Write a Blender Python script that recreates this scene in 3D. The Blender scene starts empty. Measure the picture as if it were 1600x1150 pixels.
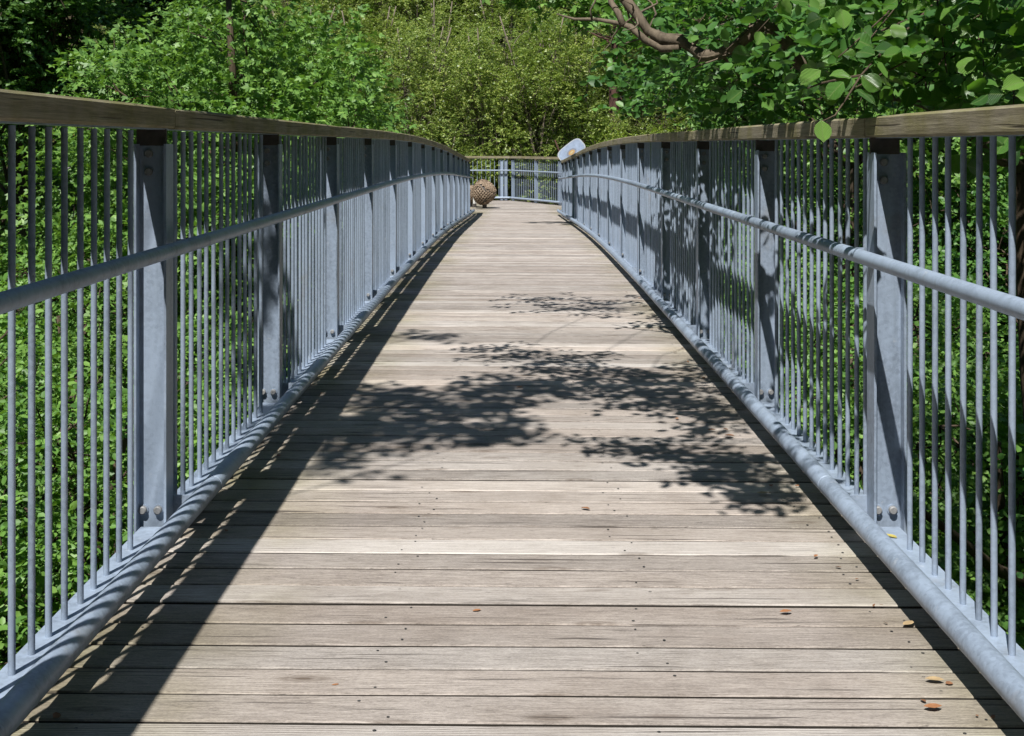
import bpy, math, random
import numpy as np
from mathutils import Vector, Matrix

# ------------------------------------------------------------------ camera, sky, sun, exposure
scene = bpy.context.scene
COL = scene.collection
EYE = 1.19
F = 1900.0                      # focal length in pixels of a 1600 px wide frame
HX, HY = 805.0, 226.0           # vanishing point of the bridge in that frame
cam_d = bpy.data.cameras.new('camera')
cam = bpy.data.objects.new('camera', cam_d)
COL.objects.link(cam)
cam.location = (0, 0, EYE)
cam.rotation_euler = (math.radians(90), 0, 0)
cam_d.sensor_width = 36
cam_d.lens = F / 1600 * 36
cam_d.shift_x = -(HX - 800) / 1600
cam_d.shift_y = -(575 - HY) / 1600
cam_d.clip_start = 0.05
cam_d.clip_end = 600
scene.camera = cam

SUN_TRAVEL = Vector((0.21, 0.60, -1.0))
to_sun = (-SUN_TRAVEL).normalized()
SUN_EL = math.asin(to_sun.z)
SUN_ROT = math.atan2(to_sun.x, to_sun.y)
world = bpy.data.worlds.new('World')
scene.world = world
world.use_nodes = True
wn = world.node_tree
sky = wn.nodes.new('ShaderNodeTexSky')
sky.sky_type = 'NISHITA'
sky.sun_disc = False
sky.sun_elevation = SUN_EL
sky.sun_rotation = SUN_ROT
sky.air_density = 0.75
sky.dust_density = 0.2
wn.links.new(sky.outputs[0], wn.nodes['Background'].inputs[0])
wn.nodes['Background'].inputs[1].default_value = 0.078
sun_d = bpy.data.lights.new('sun', 'SUN')
sun_d.energy = 5.0
sun_d.angle = math.radians(0.53)
sun_d.color = (1.0, 0.97, 0.92)
sun = bpy.data.objects.new('sun', sun_d)
COL.objects.link(sun)
sun.location = to_sun * 60
sun.rotation_euler = SUN_TRAVEL.to_track_quat('-Z', 'Y').to_euler()
scene.view_settings.view_transform = 'Standard'
scene.view_settings.look = 'None'
scene.view_settings.gamma = 1
scene.view_settings.exposure = 0.48
scene.view_settings.use_curve_mapping = False
scene.cycles.max_bounces = 5
scene.cycles.diffuse_bounces = 3
scene.cycles.glossy_bounces = 2
scene.cycles.transmission_bounces = 3
scene.cycles.transparent_max_bounces = 4
scene.cycles.use_denoising = True
scene.cycles.adaptive_threshold = 0.02

def P(px, py, d):
    """point seen at photo pixel (px, py) at depth d"""
    return Vector(((px - HX) / F * d, d, EYE + (HY - py) / F * d))

def proj(v):
    return HX + v[0] / v[1] * F, HY + (EYE - v[2]) / v[1] * F

# ------------------------------------------------------------------ helpers
class MB:
    def __init__(s):
        s.v = []; s.f = []
    def add(s, verts, faces):
        o = len(s.v)
        s.v += [tuple(v) for v in verts]
        s.f += [tuple(i + o for i in f) for f in faces]
        return s
    def box(s, a, b):
        (x0, y0, z0), (x1, y1, z1) = a, b
        return s.add([(x0,y0,z0),(x1,y0,z0),(x1,y1,z0),(x0,y1,z0),(x0,y0,z1),(x1,y0,z1),(x1,y1,z1),(x0,y1,z1)],
                     [(0,3,2,1),(4,5,6,7),(0,1,5,4),(1,2,6,5),(2,3,7,6),(3,0,4,7)])
    def sweep(s, rings, cap=True):
        n = len(rings[0]); m = len(rings)
        vs = [v for r in rings for v in r]
        fs = []
        for i in range(m - 1):
            for j in range(n):
                k = (j + 1) % n
                fs.append((i*n+j, i*n+k, (i+1)*n+k, (i+1)*n+j))
        if cap:
            fs.append(tuple(reversed(range(n))))
            fs.append(tuple(range((m-1)*n, m*n)))
        return s.add(vs, fs)
    def tube(s, pts, rad, sides=8, cap=True):
        pts = [Vector(p) for p in pts]
        if not hasattr(rad, '__len__'):
            rad = [rad] * len(pts)
        rings = []
        ref = None
        for i, p in enumerate(pts):
            t = (pts[min(i+1, len(pts)-1)] - pts[max(i-1, 0)])
            if t.length < 1e-9: t = Vector((0,0,1))
            t.normalize()
            if ref is None:
                ref = Vector((0,0,1)) if abs(t.z) < .9 else Vector((1,0,0))
            u = ref - t * ref.dot(t)
            if u.length < 1e-6: u = Vector((1,0,0)) - t * t.x
            u.normalize(); ref = u
            w = t.cross(u)
            rings.append([p + (u*math.cos(a) + w*math.sin(a)) * rad[i] for a in (2*math.pi*k/sides for k in range(sides))])
        return s.sweep(rings, cap)
    def mesh(s, name, smooth=False):
        me = bpy.data.meshes.new(name)
        me.from_pydata(s.v, [], s.f)
        if smooth:
            me.shade_smooth()
        me.update()
        return me
    def build(s, name, mat, parent=None, loc=None, smooth=False):
        return obj(name, s.mesh(name, smooth), mat, parent, loc)

def obj(name, me, mat=None, parent=None, loc=None, rot=None):
    o = bpy.data.objects.new(name, me)
    COL.objects.link(o)
    if mat is not None and len(me.materials) == 0:
        me.materials.append(mat)
    if parent is not None:
        o.parent = parent
    if loc is not None:
        o.location = loc
    if rot is not None:
        o.rotation_euler = rot
    return o

def empty(name, loc=(0,0,0), rz=0):
    o = bpy.data.objects.new(name, None)
    o.empty_display_size = .2
    COL.objects.link(o)
    o.location = loc
    o.rotation_euler = (0, 0, rz)
    return o

def tag(o, label=None, cat=None, group=None, kind=None):
    if label: o['label'] = label
    if cat: o['category'] = cat
    if group: o['group'] = group
    if kind: o['kind'] = kind
    return o

def smooth_by_angle(me, deg=35):
    me.shade_smooth()
    try:
        me.set_sharp_from_angle(angle=math.radians(deg))
    except Exception:
        pass

# ------------------------------------------------------------------ materials
def newmat(name):
    m = bpy.data.materials.new(name)
    m.use_nodes = True
    nt = m.node_tree
    nt.nodes.clear()
    out = nt.nodes.new('ShaderNodeOutputMaterial')
    return m, nt, out

class NB:
    """tiny node builder"""
    def __init__(s, nt): s.nt = nt
    def n(s, typ, **kw):
        nd = s.nt.nodes.new(typ)
        ins = kw.pop('i', {})
        for k, v in kw.items(): setattr(nd, k, v)
        for k, v in ins.items(): s.set(nd.inputs[k], v)
        return nd
    def set(s, sock, v):
        if isinstance(v, bpy.types.NodeSocket): s.nt.links.new(v, sock)
        else: sock.default_value = v
    def math(s, op, a, b=0.0, clamp=False):
        nd = s.nt.nodes.new('ShaderNodeMath'); nd.operation = op; nd.use_clamp = clamp
        s.set(nd.inputs[0], a); s.set(nd.inputs[1], b); return nd.outputs[0]
    def mix(s, fac, a, b, blend='MIX'):
        nd = s.nt.nodes.new('ShaderNodeMix'); nd.data_type = 'RGBA'; nd.blend_type = blend
        s.set(nd.inputs[0], fac)
        for sock, v in ((nd.inputs[6], a), (nd.inputs[7], b)):
            if not isinstance(v, bpy.types.NodeSocket) and len(v) == 3: v = (*v, 1)
            s.set(sock, v)
        return nd.outputs[2]
    def ramp(s, fac, stops):
        nd = s.nt.nodes.new('ShaderNodeValToRGB')
        el = nd.color_ramp.elements
        while len(el) < len(stops): el.new(.5)
        for e, (p, c) in zip(el, stops):
            e.position = p
            e.color = (c, c, c, 1) if not hasattr(c, '__len__') else (*c, 1)
        s.set(nd.inputs[0], fac)
        return nd.outputs[0]
    def mapping(s, vec, scale=(1,1,1), loc=(0,0,0), rot=(0,0,0)):
        nd = s.nt.nodes.new('ShaderNodeMapping')
        s.set(nd.inputs['Vector'], vec)
        nd.inputs['Scale'].default_value = scale
        nd.inputs['Rotation'].default_value = rot
        s.set(nd.inputs['Location'], loc)
        return nd.outputs[0]
    def noise(s, vec, scale=5, detail=3, rough=.55, dist=0):
        nd = s.nt.nodes.new('ShaderNodeTexNoise')
        s.set(nd.inputs['Vector'], vec)
        nd.inputs['Scale'].default_value = scale; nd.inputs['Detail'].default_value = detail
        nd.inputs['Roughness'].default_value = rough; nd.inputs['Distortion'].default_value = dist
        return nd.outputs[0]
    def bump(s, h, strength=.3, dist=.01):
        nd = s.nt.nodes.new('ShaderNodeBump')
        nd.inputs['Strength'].default_value = strength; nd.inputs['Distance'].default_value = dist
        s.set(nd.inputs['Height'], h); return nd.outputs[0]

def principled(nb, out, color, rough=.6, metal=0., spec=.5, normal=None):
    p = nb.n('ShaderNodeBsdfPrincipled')
    if not isinstance(color, bpy.types.NodeSocket) and len(color) == 3: color = (*color, 1)
    nb.set(p.inputs['Base Color'], color)
    nb.set(p.inputs['Roughness'], rough)
    nb.set(p.inputs['Metallic'], metal)
    p.inputs['Specular IOR Level'].default_value = spec
    if normal is not None: nb.set(p.inputs['Normal'], normal)
    nb.nt.links.new(p.outputs[0], out.inputs[0])
    return p

def obj_offset(nb, spread=37.0):
    """object coordinates pushed apart by the object's own random number"""
    tc = nb.n('ShaderNodeTexCoord')
    oi = nb.n('ShaderNodeObjectInfo')
    off = nb.math('MULTIPLY', oi.outputs['Random'], spread)
    cb = nb.n('ShaderNodeCombineXYZ', i={0: off, 1: off, 2: off})
    add = nb.n('ShaderNodeVectorMath', operation='ADD')
    nb.set(add.inputs[0], tc.outputs['Object']); nb.set(add.inputs[1], cb.outputs[0])
    return add.outputs[0], oi.outputs['Random']

def mat_plank():
    m, nt, out = newmat('weathered_deck_wood'); nb = NB(nt)
    co, rnd = obj_offset(nb)
    fine = nb.noise(nb.mapping(co, (16, 420, 80)), 1.0, 8, .78)
    mid = nb.noise(nb.mapping(co, (5.5, 85, 20)), 1.0, 7, .75, 1.2)
    wv = nb.n('ShaderNodeTexWave', wave_type='BANDS', bands_direction='Y')
    nb.set(wv.inputs['Vector'], nb.mapping(co, (.55, 9, 9)))
    wv.inputs['Scale'].default_value = 4.6; wv.inputs['Distortion'].default_value = 9.0
    wv.inputs['Detail'].default_value = 2.5; wv.inputs['Detail Scale'].default_value = .8
    broad = nb.noise(nb.mapping(co, (1.3, 5, 5)), 1.2, 3)
    r2 = nb.math('FRACT', nb.math('MULTIPLY', rnd, 17.31))
    r3 = nb.math('FRACT', nb.math('MULTIPLY', rnd, 71.7))
    g = nb.math('ADD', nb.math('MULTIPLY', fine, .44), nb.math('MULTIPLY', mid, .22))
    g = nb.math('ADD', g, .015)
    spk = nb.noise(nb.mapping(co, (120, 330, 100)), 1.0, 4, .7)
    g = nb.math('ADD', g, nb.math('MULTIPLY', spk, .19))
    g = nb.math('ADD', g, nb.math('MULTIPLY', wv.outputs[0], nb.math('MULTIPLY', nb.math('POWER', r3, 2.0), .20)))
    col = nb.ramp(g, [(.30, (.075, .066, .060)), (.40, (.215, .195, .180)), (.495, (.40, .368, .342)), (.62, (.60, .565, .53))])
    tan = nb.mix(nb.math('MULTIPLY', r2, .5), col, nb.mix(1.0, col, (1.05, .94, .86), 'MULTIPLY'))
    val = nb.math('ADD', nb.math('MULTIPLY', nb.math('POWER', rnd, 1.0), .22), .86)
    hs = nb.n('ShaderNodeHueSaturation'); nb.set(hs.inputs['Value'], val); nb.set(hs.inputs['Color'], tan)
    c = nb.mix(nb.ramp(broad, [(.38, 0), (.72, .55)]), hs.outputs[0], nb.mix(1.0, hs.outputs[0], (.72, .70, .69), 'MULTIPLY'))
    # knots
    vo = nb.n('ShaderNodeTexVoronoi'); nb.set(vo.inputs['Vector'], nb.mapping(co, (3.4, 13, 3))); vo.inputs['Scale'].default_value = 1.0
    ksel = nb.math('GREATER_THAN', nb.n('ShaderNodeSeparateColor', i={0: vo.outputs['Color']}).outputs[0], .60)
    kn = nb.math('MULTIPLY', nb.ramp(vo.outputs['Distance'], [(.06, 1), (.11, .25), (.15, .6), (.24, 0)]), ksel)
    c = nb.mix(nb.math('MULTIPLY', kn, .8), c, (.10, .072, .052))
    # drying cracks
    ck = nb.noise(nb.mapping(co, (1.6, 75, 20)), 1.0, 2, .4, .3)
    ckm = nb.ramp(ck, [(.30, 1), (.335, 0)])
    c = nb.mix(nb.math('MULTIPLY', ckm, .8), c, (.055, .045, .04))
    # algae and grime, denser along the shaded right edge
    geo = nb.n('ShaderNodeNewGeometry')
    sx = nb.n('ShaderNodeSeparateXYZ', i={0: geo.outputs['Position']})
    edge = nb.ramp(nb.math('ABSOLUTE', nb.math('ADD', sx.outputs[0], -.12)), [(.62, 0), (.98, 1)])
    pat = nb.noise(geo.outputs['Position'], 1.3, 4, .6)
    alg = nb.math('MULTIPLY', edge, nb.ramp(pat, [(.36, 0), (.60, .85)]))
    c = nb.mix(alg, c, nb.mix(1.0, c, (.60, .60, .38), 'MULTIPLY'))
    blot = nb.noise(geo.outputs['Position'], 3.1, 5, .65)
    c = nb.mix(nb.ramp(blot, [(.46, 0), (.72, .55)]), c, nb.mix(1.0, c, (.66, .62, .58), 'MULTIPLY'))
    dsh = nb.noise(nb.mapping(co, (22, 170, 40)), 1.0, 2, .5)
    dm = nb.ramp(dsh, [(.24, 1), (.285, 0)])
    c = nb.mix(nb.math('MULTIPLY', dm, .75), c, (.06, .05, .045))
    h = nb.math('SUBTRACT', g, nb.math('MULTIPLY', ckm, .7))
    principled(nb, out, c, .82, 0, .25, nb.bump(h, .55, .006))
    return m

def mat_rail_wood():
    m, nt, out = newmat('weathered_rail_wood'); nb = NB(nt)
    co, rnd = obj_offset(nb)
    fine = nb.noise(nb.mapping(co, (150, 6.0, 220)), 1.0, 7, .75)
    mid = nb.noise(nb.mapping(co, (26, 1.6, 45)), 1.0, 6, .7, .8)
    g = nb.math('ADD', nb.math('MULTIPLY', fine, .55), nb.math('MULTIPLY', mid, .45))
    c = nb.ramp(g, [(.30, (.095, .082, .058)), (.47, (.25, .22, .158)), (.62, (.40, .355, .265)), (.8, (.53, .49, .39))])
    geo = nb.n('ShaderNodeNewGeometry')
    ms = nb.noise(geo.outputs['Position'], 4.5, 5, .65)
    c = nb.mix(nb.ramp(ms, [(.42, 0), (.66, .8)]), c, nb.mix(1.0, c, (.70, .72, .40), 'MULTIPLY'))
    up = nb.n('ShaderNodeSeparateXYZ', i={0: geo.outputs['Normal']}).outputs[2]
    mo = nb.math('MULTIPLY', nb.ramp(up, [(.3, 0), (.8, 1)]), nb.ramp(ms, [(.36, .2), (.6, .9)]))
    c = nb.mix(mo, c, (.20, .19, .085))
    ck = nb.noise(nb.mapping(co, (60, 1.1, 60)), 1.0, 2, .4, .2)
    ckm = nb.ramp(ck, [(.30, 1), (.34, 0)])
    c = nb.mix(nb.math('MULTIPLY', ckm, .75), c, (.04, .033, .026))
    principled(nb, out, c, .85, 0, .2, nb.bump(nb.math('SUBTRACT', g, ckm), .5, .006))
    return m

def mat_steel(name='galvanised_steel', base=(.27, .33, .42), dark=.72):
    m, nt, out = newmat(name); nb = NB(nt)
    geo = nb.n('ShaderNodeNewGeometry')
    pos = geo.outputs['Position']
    vo = nb.n('ShaderNodeTexVoronoi'); nb.set(vo.inputs['Vector'], pos); vo.inputs['Scale'].default_value = 95
    sp = nb.n('ShaderNodeSeparateColor', i={0: vo.outputs['Color']}).outputs[0]
    n1 = nb.noise(nb.mapping(pos, (9, 9, 2.2)), 1.0, 5, .65)
    n2 = nb.noise(pos, 60, 3, .6)
    oi = nb.n('ShaderNodeObjectInfo')
    f = nb.math('ADD', nb.math('MULTIPLY', n1, .95), nb.math('MULTIPLY', sp, .16))
    f = nb.math('ADD', f, nb.math('MULTIPLY', n2, .35))
    f = nb.math('ADD', f, nb.math('MULTIPLY', oi.outputs['Random'], .22))
    d = tuple(x * dark * .86 for x in base)
    l = tuple(min(1, x * 1.16) for x in base)
    c = nb.ramp(f, [(.50, d), (.80, base), (1.0, l)])
    # dirt and rust bloom in patches
    rn = nb.noise(pos, 2.3, 6, .7)
    c = nb.mix(nb.ramp(rn, [(.60, 0), (.78, .55)]), c, (.24, .20, .145))
    dr = nb.noise(nb.mapping(pos, (38, 38, 1.1)), 1.0, 4, .6)       # run-off streaks
    c = nb.mix(nb.ramp(dr, [(.56, 0), (.74, .45)]), c, nb.mix(1.0, c, (.66, .66, .62), 'MULTIPLY'))
    wh = nb.noise(pos, 21, 5, .7)                                    # white zinc bloom
    c = nb.mix(nb.ramp(wh, [(.62, 0), (.72, .35)]), c, (.50, .53, .56))
    rough = nb.math('ADD', nb.math('MULTIPLY', n2, .22), .36)
    principled(nb, out, c, rough, .12, .5, nb.bump(nb.math('ADD', n2, sp), .16, .002))
    return m

def mat_simple(name, col, rough=.7, metal=0., vary=.25, scale=8., spec=.4, bump=0.):
    m, nt, out = newmat(name); nb = NB(nt)
    tc = nb.n('ShaderNodeTexCoord')
    n1 = nb.noise(tc.outputs['Object'], scale, 5, .6)
    c = nb.ramp(n1, [(.25, tuple(x * (1 - vary) for x in col)), (.75, tuple(min(1, x * (1 + vary)) for x in col))])
    principled(nb, out, c, rough, metal, spec, nb.bump(n1, bump, .02) if bump else None)
    return m

def mat_bark(name, a, b):
    m, nt, out = newmat(name); nb = NB(nt)
    geo = nb.n('ShaderNodeNewGeometry')
    n1 = nb.noise(nb.mapping(geo.outputs['Position'], (22, 22, 5)), 1.0, 5, .7)
    n2 = nb.noise(geo.outputs['Position'], 2.2, 3)
    f = nb.math('ADD', nb.math('MULTIPLY', n1, .7), nb.math('MULTIPLY', n2, .3))
    c = nb.ramp(f, [(.3, a), (.68, b)])
    principled(nb, out, c, .9, 0, .15, nb.bump(n1, .6, .02))
    return m

def mat_leaf(name, cols, trans, rough=.42, tfac=.24, spec=.45, veins=False, world_var=.35):
    """cols: three leaf colours; each leaf (mesh island) takes its own; light shines through"""
    m, nt, out = newmat(name); nb = NB(nt)
    geo = nb.n('ShaderNodeNewGeometry')
    oi = nb.n('ShaderNodeObjectInfo')
    ri = geo.outputs['Random Per Island']
    if veins: ri = oi.outputs['Random']
    n1 = nb.noise(geo.outputs['Position'], .55, 3, .6)
    f = nb.math('ADD', nb.math('MULTIPLY', ri, 1 - world_var), nb.math('MULTIPLY', n1, world_var))
    c = nb.ramp(f, [(.08, cols[0]), (.5, cols[1]), (.92, cols[2])])
    t = nb.mix(.5, c, (*trans, 1))
    t = nb.mix(1.0, t, (1.5, 1.65, .9), 'MULTIPLY')
    nrm = None
    if veins:
        tc = nb.n('ShaderNodeTexCoord')
        sx = nb.n('ShaderNodeSeparateXYZ', i={0: tc.outputs['Object']})
        ay = nb.math('ABSOLUTE', sx.outputs[1])
        ph = nb.math('SUBTRACT', nb.math('MULTIPLY', sx.outputs[0], 46.), nb.math('MULTIPLY', ay, 40.))
        v = nb.math('POWER', nb.math('ABSOLUTE', nb.math('SINE', ph)), .5)
        mid = nb.ramp(ay, [(.012, 1), (.035, 0)])
        c = nb.mix(nb.math('MULTIPLY', nb.math('SUBTRACT', 1., v), .35), c, (.15, .24, .07, 1))
        c = nb.mix(nb.math('MULTIPLY', mid, .6), c, (.19, .27, .09, 1))
        nrm = nb.bump(v, .5, .05)
    p = principled(nb, out, c, rough, 0, spec, nrm)
    tr = nb.n('ShaderNodeBsdfTranslucent'); nb.set(tr.inputs['Color'], t)
    mx = nb.n('ShaderNodeMixShader'); mx.inputs[0].default_value = tfac
    nt.links.new(p.outputs[0], mx.inputs[1]); nt.links.new(tr.outputs[0], mx.inputs[2])
    nt.links.new(mx.outputs[0], out.inputs[0])
    return m

M = {
    'plank': mat_plank(), 'rail': mat_rail_wood(), 'grime': mat_simple('grimy_plank_edge', (.030, .025, .020), .9, 0, .4, 30), 'steel': mat_steel(),
    'bolt': mat_simple('zinc_bolt', (.26, .26, .26), .6, .2, .3, 60),
    'screw': mat_simple('dull_screw', (.12, .115, .11), .4, .7, .4, 90),
    'bracket': mat_simple('dark_bracket_steel', (.085, .077, .070), .7, .2, .4, 30),
    'girder': mat_steel('girder_steel', (.25, .28, .32), .7),
    'concrete': mat_simple('pier_concrete', (.34, .33, .31), .9, 0, .2, 3, .3, .3),
    'bark': mat_bark('brown_bark', (.030, .023, .017), (.12, .09, .062)),
    'bark_pale': mat_bark('pale_bark', (.07, .058, .044), (.25, .21, .16)),
    'bark_red': mat_bark('red_brown_bark', (.04, .022, .018), (.15, .085, .066)),
    'bark_branch': mat_bark('alder_bark', (.065, .052, .038), (.23, .185, .135)),
    'maple': mat_leaf('maple_leaf', [(.05, .12, .024), (.115, .235, .045), (.215, .36, .075)], (.22, .36, .06), rough=.5),
    'hornbeam': mat_leaf('hornbeam_leaf', [(.05, .125, .024), (.115, .245, .045), (.215, .365, .075)], (.22, .38, .05), rough=.5),
    'olive': mat_leaf('olive_leaf', [(.10, .165, .042), (.215, .295, .070), (.38, .405, .11)], (.30, .38, .08), tfac=.26),
    'dark': mat_leaf('dark_evergreen_leaf', [(.045, .105, .030), (.085, .18, .048), (.16, .27, .075)], (.12, .24, .05), tfac=.28),
    'yellow': mat_leaf('yellow_green_leaf', [(.09, .15, .02), (.17, .25, .035), (.28, .33, .05)], (.24, .34, .03), tfac=.28),
    'alder': mat_leaf('alder_leaf_mass', [(.025, .08, .020), (.058, .155, .028), (.125, .25, .048)], (.13, .30, .03), rough=.48, tfac=.22, spec=.45),
    'alder_leaf': mat_leaf('alder_leaf_single', [(.03, .095, .024), (.08, .205, .036), (.18, .34, .065)], (.18, .38, .04), rough=.36, tfac=.26, spec=.5, veins=True, world_var=.1),
    'fern': mat_leaf('undergrowth_leaf', [(.022, .06, .014), (.045, .11, .02), (.085, .17, .03)], (.08, .19, .02), tfac=.35),
}

def mat_ground():
    m, nt, out = newmat('woodland_soil'); nb = NB(nt)
    geo = nb.n('ShaderNodeNewGeometry')
    a = nb.noise(geo.outputs['Position'], .5, 6, .65)
    b = nb.noise(geo.outputs['Position'], 7, 5, .7)
    c = nb.ramp(b, [(.3, (.022, .018, .012)), (.7, (.085, .065, .04))])
    c = nb.mix(nb.ramp(a, [(.4, 0), (.6, 1)]), c, nb.ramp(b, [(.3, (.012, .025, .008)), (.7, (.045, .085, .02))]))
    principled(nb, out, c, .95, 0, .1, nb.bump(b, .8, .1))
    return m
M['ground'] = mat_ground()

# ------------------------------------------------------------------ bridge geometry
AX = 0.015                                  # bridge axis
def zd(y):
    """height of the walking surface along the bridge"""
    if y < 9: return 0.0
    if y < 20: return -.0015 * (y - 9) ** 2
    if y < 28.0: return -.1815 - .033 * (y - 20)
    return -.4455
def slope(y): return (zd(y + .05) - zd(y - .05)) / .1
S = 1.76
Y0 = 3.70
KS = list(range(-2, 15))
YP = [Y0 + S * k for k in KS]
YEND = YP[-1]

# ---- terrain
def smooth(a, b, x):
    t = np.clip((x - a) / (b - a), 0, 1); return t * t * (3 - 2 * t)
def ground_z(x, y):
    x = np.asarray(x, float); y = np.asarray(y, float)
    z = -6.8 + 0.35 * np.sin(x * .31 + 1) + .3 * np.sin(y * .27 + x * .13)
    y0 = 40 + 30 * smooth(-7, -20, x)
    z = z + np.maximum(0, y - y0) * .62 + smooth(22, 40, y) * 2.0 * smooth(-14, -6, x)
    z = z + np.maximum(0, x - 6.5) * .55 * (1 - .3 * smooth(10, 60, x))
    z = z + np.maximum(0, -x - 24) * .35
    z = z + np.maximum(0, -y - 6) * .35
    return np.minimum(z, 40)

def build_ground():
    n = 150
    gx = np.sinh(np.linspace(-3.2, 3.2, n)) / np.sinh(3.2) * 260
    gy = np.sinh(np.linspace(-3.2, 3.2, n)) / np.sinh(3.2) * 260 + 15
    X, Y = np.meshgrid(gx, gy)
    Z = ground_z(X, Y)
    vs = np.stack([X, Y, Z], -1).reshape(-1, 3)
    fs = [(j*n+i, j*n+i+1, (j+1)*n+i+1, (j+1)*n+i) for j in range(n-1) for i in range(n-1)]
    me = bpy.data.meshes.new('ground'); me.from_pydata(vs.tolist(), [], fs); me.shade_smooth()
    o = obj('ground', me, M['ground'])
    tag(o, 'dark woodland soil of the valley and the wooded slopes', None, None, 'structure')
build_ground()

# ---- deck
deck = empty('bridge_deck', (AX, 0, 0))
tag(deck, 'weathered grey timber plank deck of the footbridge', None, None, 'structure')
rng = random.Random(4)
def plank_mesh(seed, length, w=.1183, th=.045):
    r = random.Random(seed); mb = MB(); rings = []
    n = 4
    for i in range(n + 1):
        x = -length/2 + length * i / n
        a = -w/2 + r.uniform(-.0016, .0016); b = w/2 + r.uniform(-.0016, .0016)
        cz = r.uniform(-.0008, .0008); c = .0035
        rings.append([(x, a, -th), (x, b, -th), (x, b, -c+cz), (x, b-c, cz), (x, a+c, cz), (x, a, -c+cz)])
    mb.sweep(rings)
    me = mb.mesh('plank'); me.materials.append(M['plank']); me.materials.append(M['grime'])
    for f in me.polygons:              # sawn edges are black with wet dirt
        if abs(f.normal.y) > .9: f.material_index = 1
    return me
PLANKS = [plank_mesh(10 + i, 2.13) for i in range(6)]
PITCH = .130
y = -1.6
while y < YEND + .2:
    o = obj('plank', rng.choice(PLANKS), None, deck, (rng.uniform(-.006, .006), y + rng.uniform(-.0025, .0025), zd(y) + rng.uniform(-.0012, .0012)),
            (math.atan(slope(y)) + rng.uniform(-.006, .006), .006 + rng.uniform(-.0006, .0006), rng.uniform(-.0012, .0012)))
    if rng.random() < .5: o.rotation_euler.z += math.pi; o.rotation_euler.x *= -1; o.rotation_euler.y *= -1
    y += PITCH

# screws: two per plank on each of four joists
sc = MB()
y = -1.6
for i in range(int(14 / PITCH)):
    yy = y + i * PITCH
    for jx in (-.93, -.31, .31, .93):
        for dy in (-.033, .033):
            if rng.random() < .12: continue
            cx, cy = jx + rng.uniform(-.04, .04), yy + dy + rng.uniform(-.008, .008)
            z = zd(yy) + .0016 - .006*jx; r0 = rng.uniform(.0030, .0044)
            sc.add([(cx + r0*math.cos(a), cy + r0*math.sin(a), z) for a in (k*math.pi/4 for k in range(8))] + [(cx, cy, z - .0006)],
                   [(k, (k+1) % 8, 8) for k in range(8)])
o = sc.build('screw_heads', M['screw'], deck); o['kind'] = 'stuff'

# steel beams under the deck
beams = empty('bridge_girder', (AX, 0, 0))
tag(beams, 'steel girders carrying the footbridge deck', None, None, 'structure')
for sx in (-.84, -.31, .31, .84):
    h = .42 if abs(sx) > .5 else .12
    mb = MB(); rings = []
    for i in range(32):
        yy = -1.7 + (YEND + 1.5) * i / 31
        z1 = zd(yy) - .05
        rings.append([(sx-.06, yy, z1-h), (sx+.06, yy, z1-h), (sx+.06, yy, z1), (sx-.06, yy, z1)])
    mb.sweep(rings); mb.build('beam', M['girder'], beams)
for k in KS:
    yy = Y0 + S * k
    z1 = zd(yy)
    MB().box((-1.06, yy+.045, z1-.19), (1.06, yy+.11, z1-.055)).build('cross_beam', M['girder'], beams)
for yy in (2.0, 15.5, 28.2):
    p = empty('bridge_pier', (AX, yy, 0))
    tag(p, 'concrete pier under the footbridge', None, None, 'structure')
    g = float(ground_z(0, yy)) - .5
    mb = MB(); zt = zd(yy) - .47
    rings = [[(.45*math.cos(a), .32*math.sin(a), z) for a in (2*math.pi*j/16 for j in range(16))] for z in (g, zt - .35)]
    mb.sweep(rings); mb.build('column', M['concrete'], p)
    MB().box((-1.0, -.3, zt-.35), (1.0, .3, zt)).build('pier_cap', M['concrete'], p)

# ---- railings
O_POST, O_BAR, O_PIPE, O_TOE, O_WOOD = 1.115, 1.105, 1.012, .986, 1.118
def ibeam_mesh(h=.098, b=.076, tf=.0075, tw=.0065, z0=-.36, z1=1.192):
    """I section: flanges face across the bridge (x), web looks along it (y)"""
    hx, by = h/2, b/2
    sec = [(-hx,-by),(-hx+tf,-by),(-hx+tf,-tw/2),(hx-tf,-tw/2),(hx-tf,-by),(hx,-by),(hx,by),(hx-tf,by),(hx-tf,tw/2),(-hx+tf,tw/2),(-hx+tf,by),(-hx,by)]
    mb = MB(); mb.sweep([[(x, y, z) for x, y in sec] for z in (z0, z1)])
    me = mb.mesh('post'); me.materials.append(M['steel']); return me
POST = ibeam_mesh()
def cyl_mesh(name, r, l, sides, axis, mat, bev=0):
    mb = MB(); rings = []
    prof = [(0, r), (l, r)] if not bev else [(0, r*1.0), (l-bev, r), (l, r-bev)]
    for t, rr in prof:
        ring = []
        for k in range(sides):
            a = 2*math.pi*k/sides
            c, s_ = rr*math.cos(a), rr*math.sin(a)
            ring.append((c, s_, t) if axis == 'z' else ((s_, -t, c)))
        rings.append(ring)
    mb.sweep(rings); me = mb.mesh(name); me.materials.append(mat); smooth_by_angle(me, 40); return me
BAR_Z0, BAR_Z1 = .0412, 1.232
BAR = cyl_mesh('baluster', .0079, BAR_Z1 - BAR_Z0, 10, 'z', M['steel'])
BAR_R = cyl_mesh('baluster', .0079, BAR_Z1 - BAR_Z0 - .0195, 10, 'z', M['steel'])
BOLT = cyl_mesh('bolt', .0125, .013, 12, 'y', M['bolt'], .003)
WASH = cyl_mesh('washer', .0165, .003, 14, 'y', M['steel'])
BRK = MB().box((-.045, -.0045, 0), (.045, .0045, .05)).mesh('top_plate'); BRK.materials.append(M['bracket'])

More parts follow.
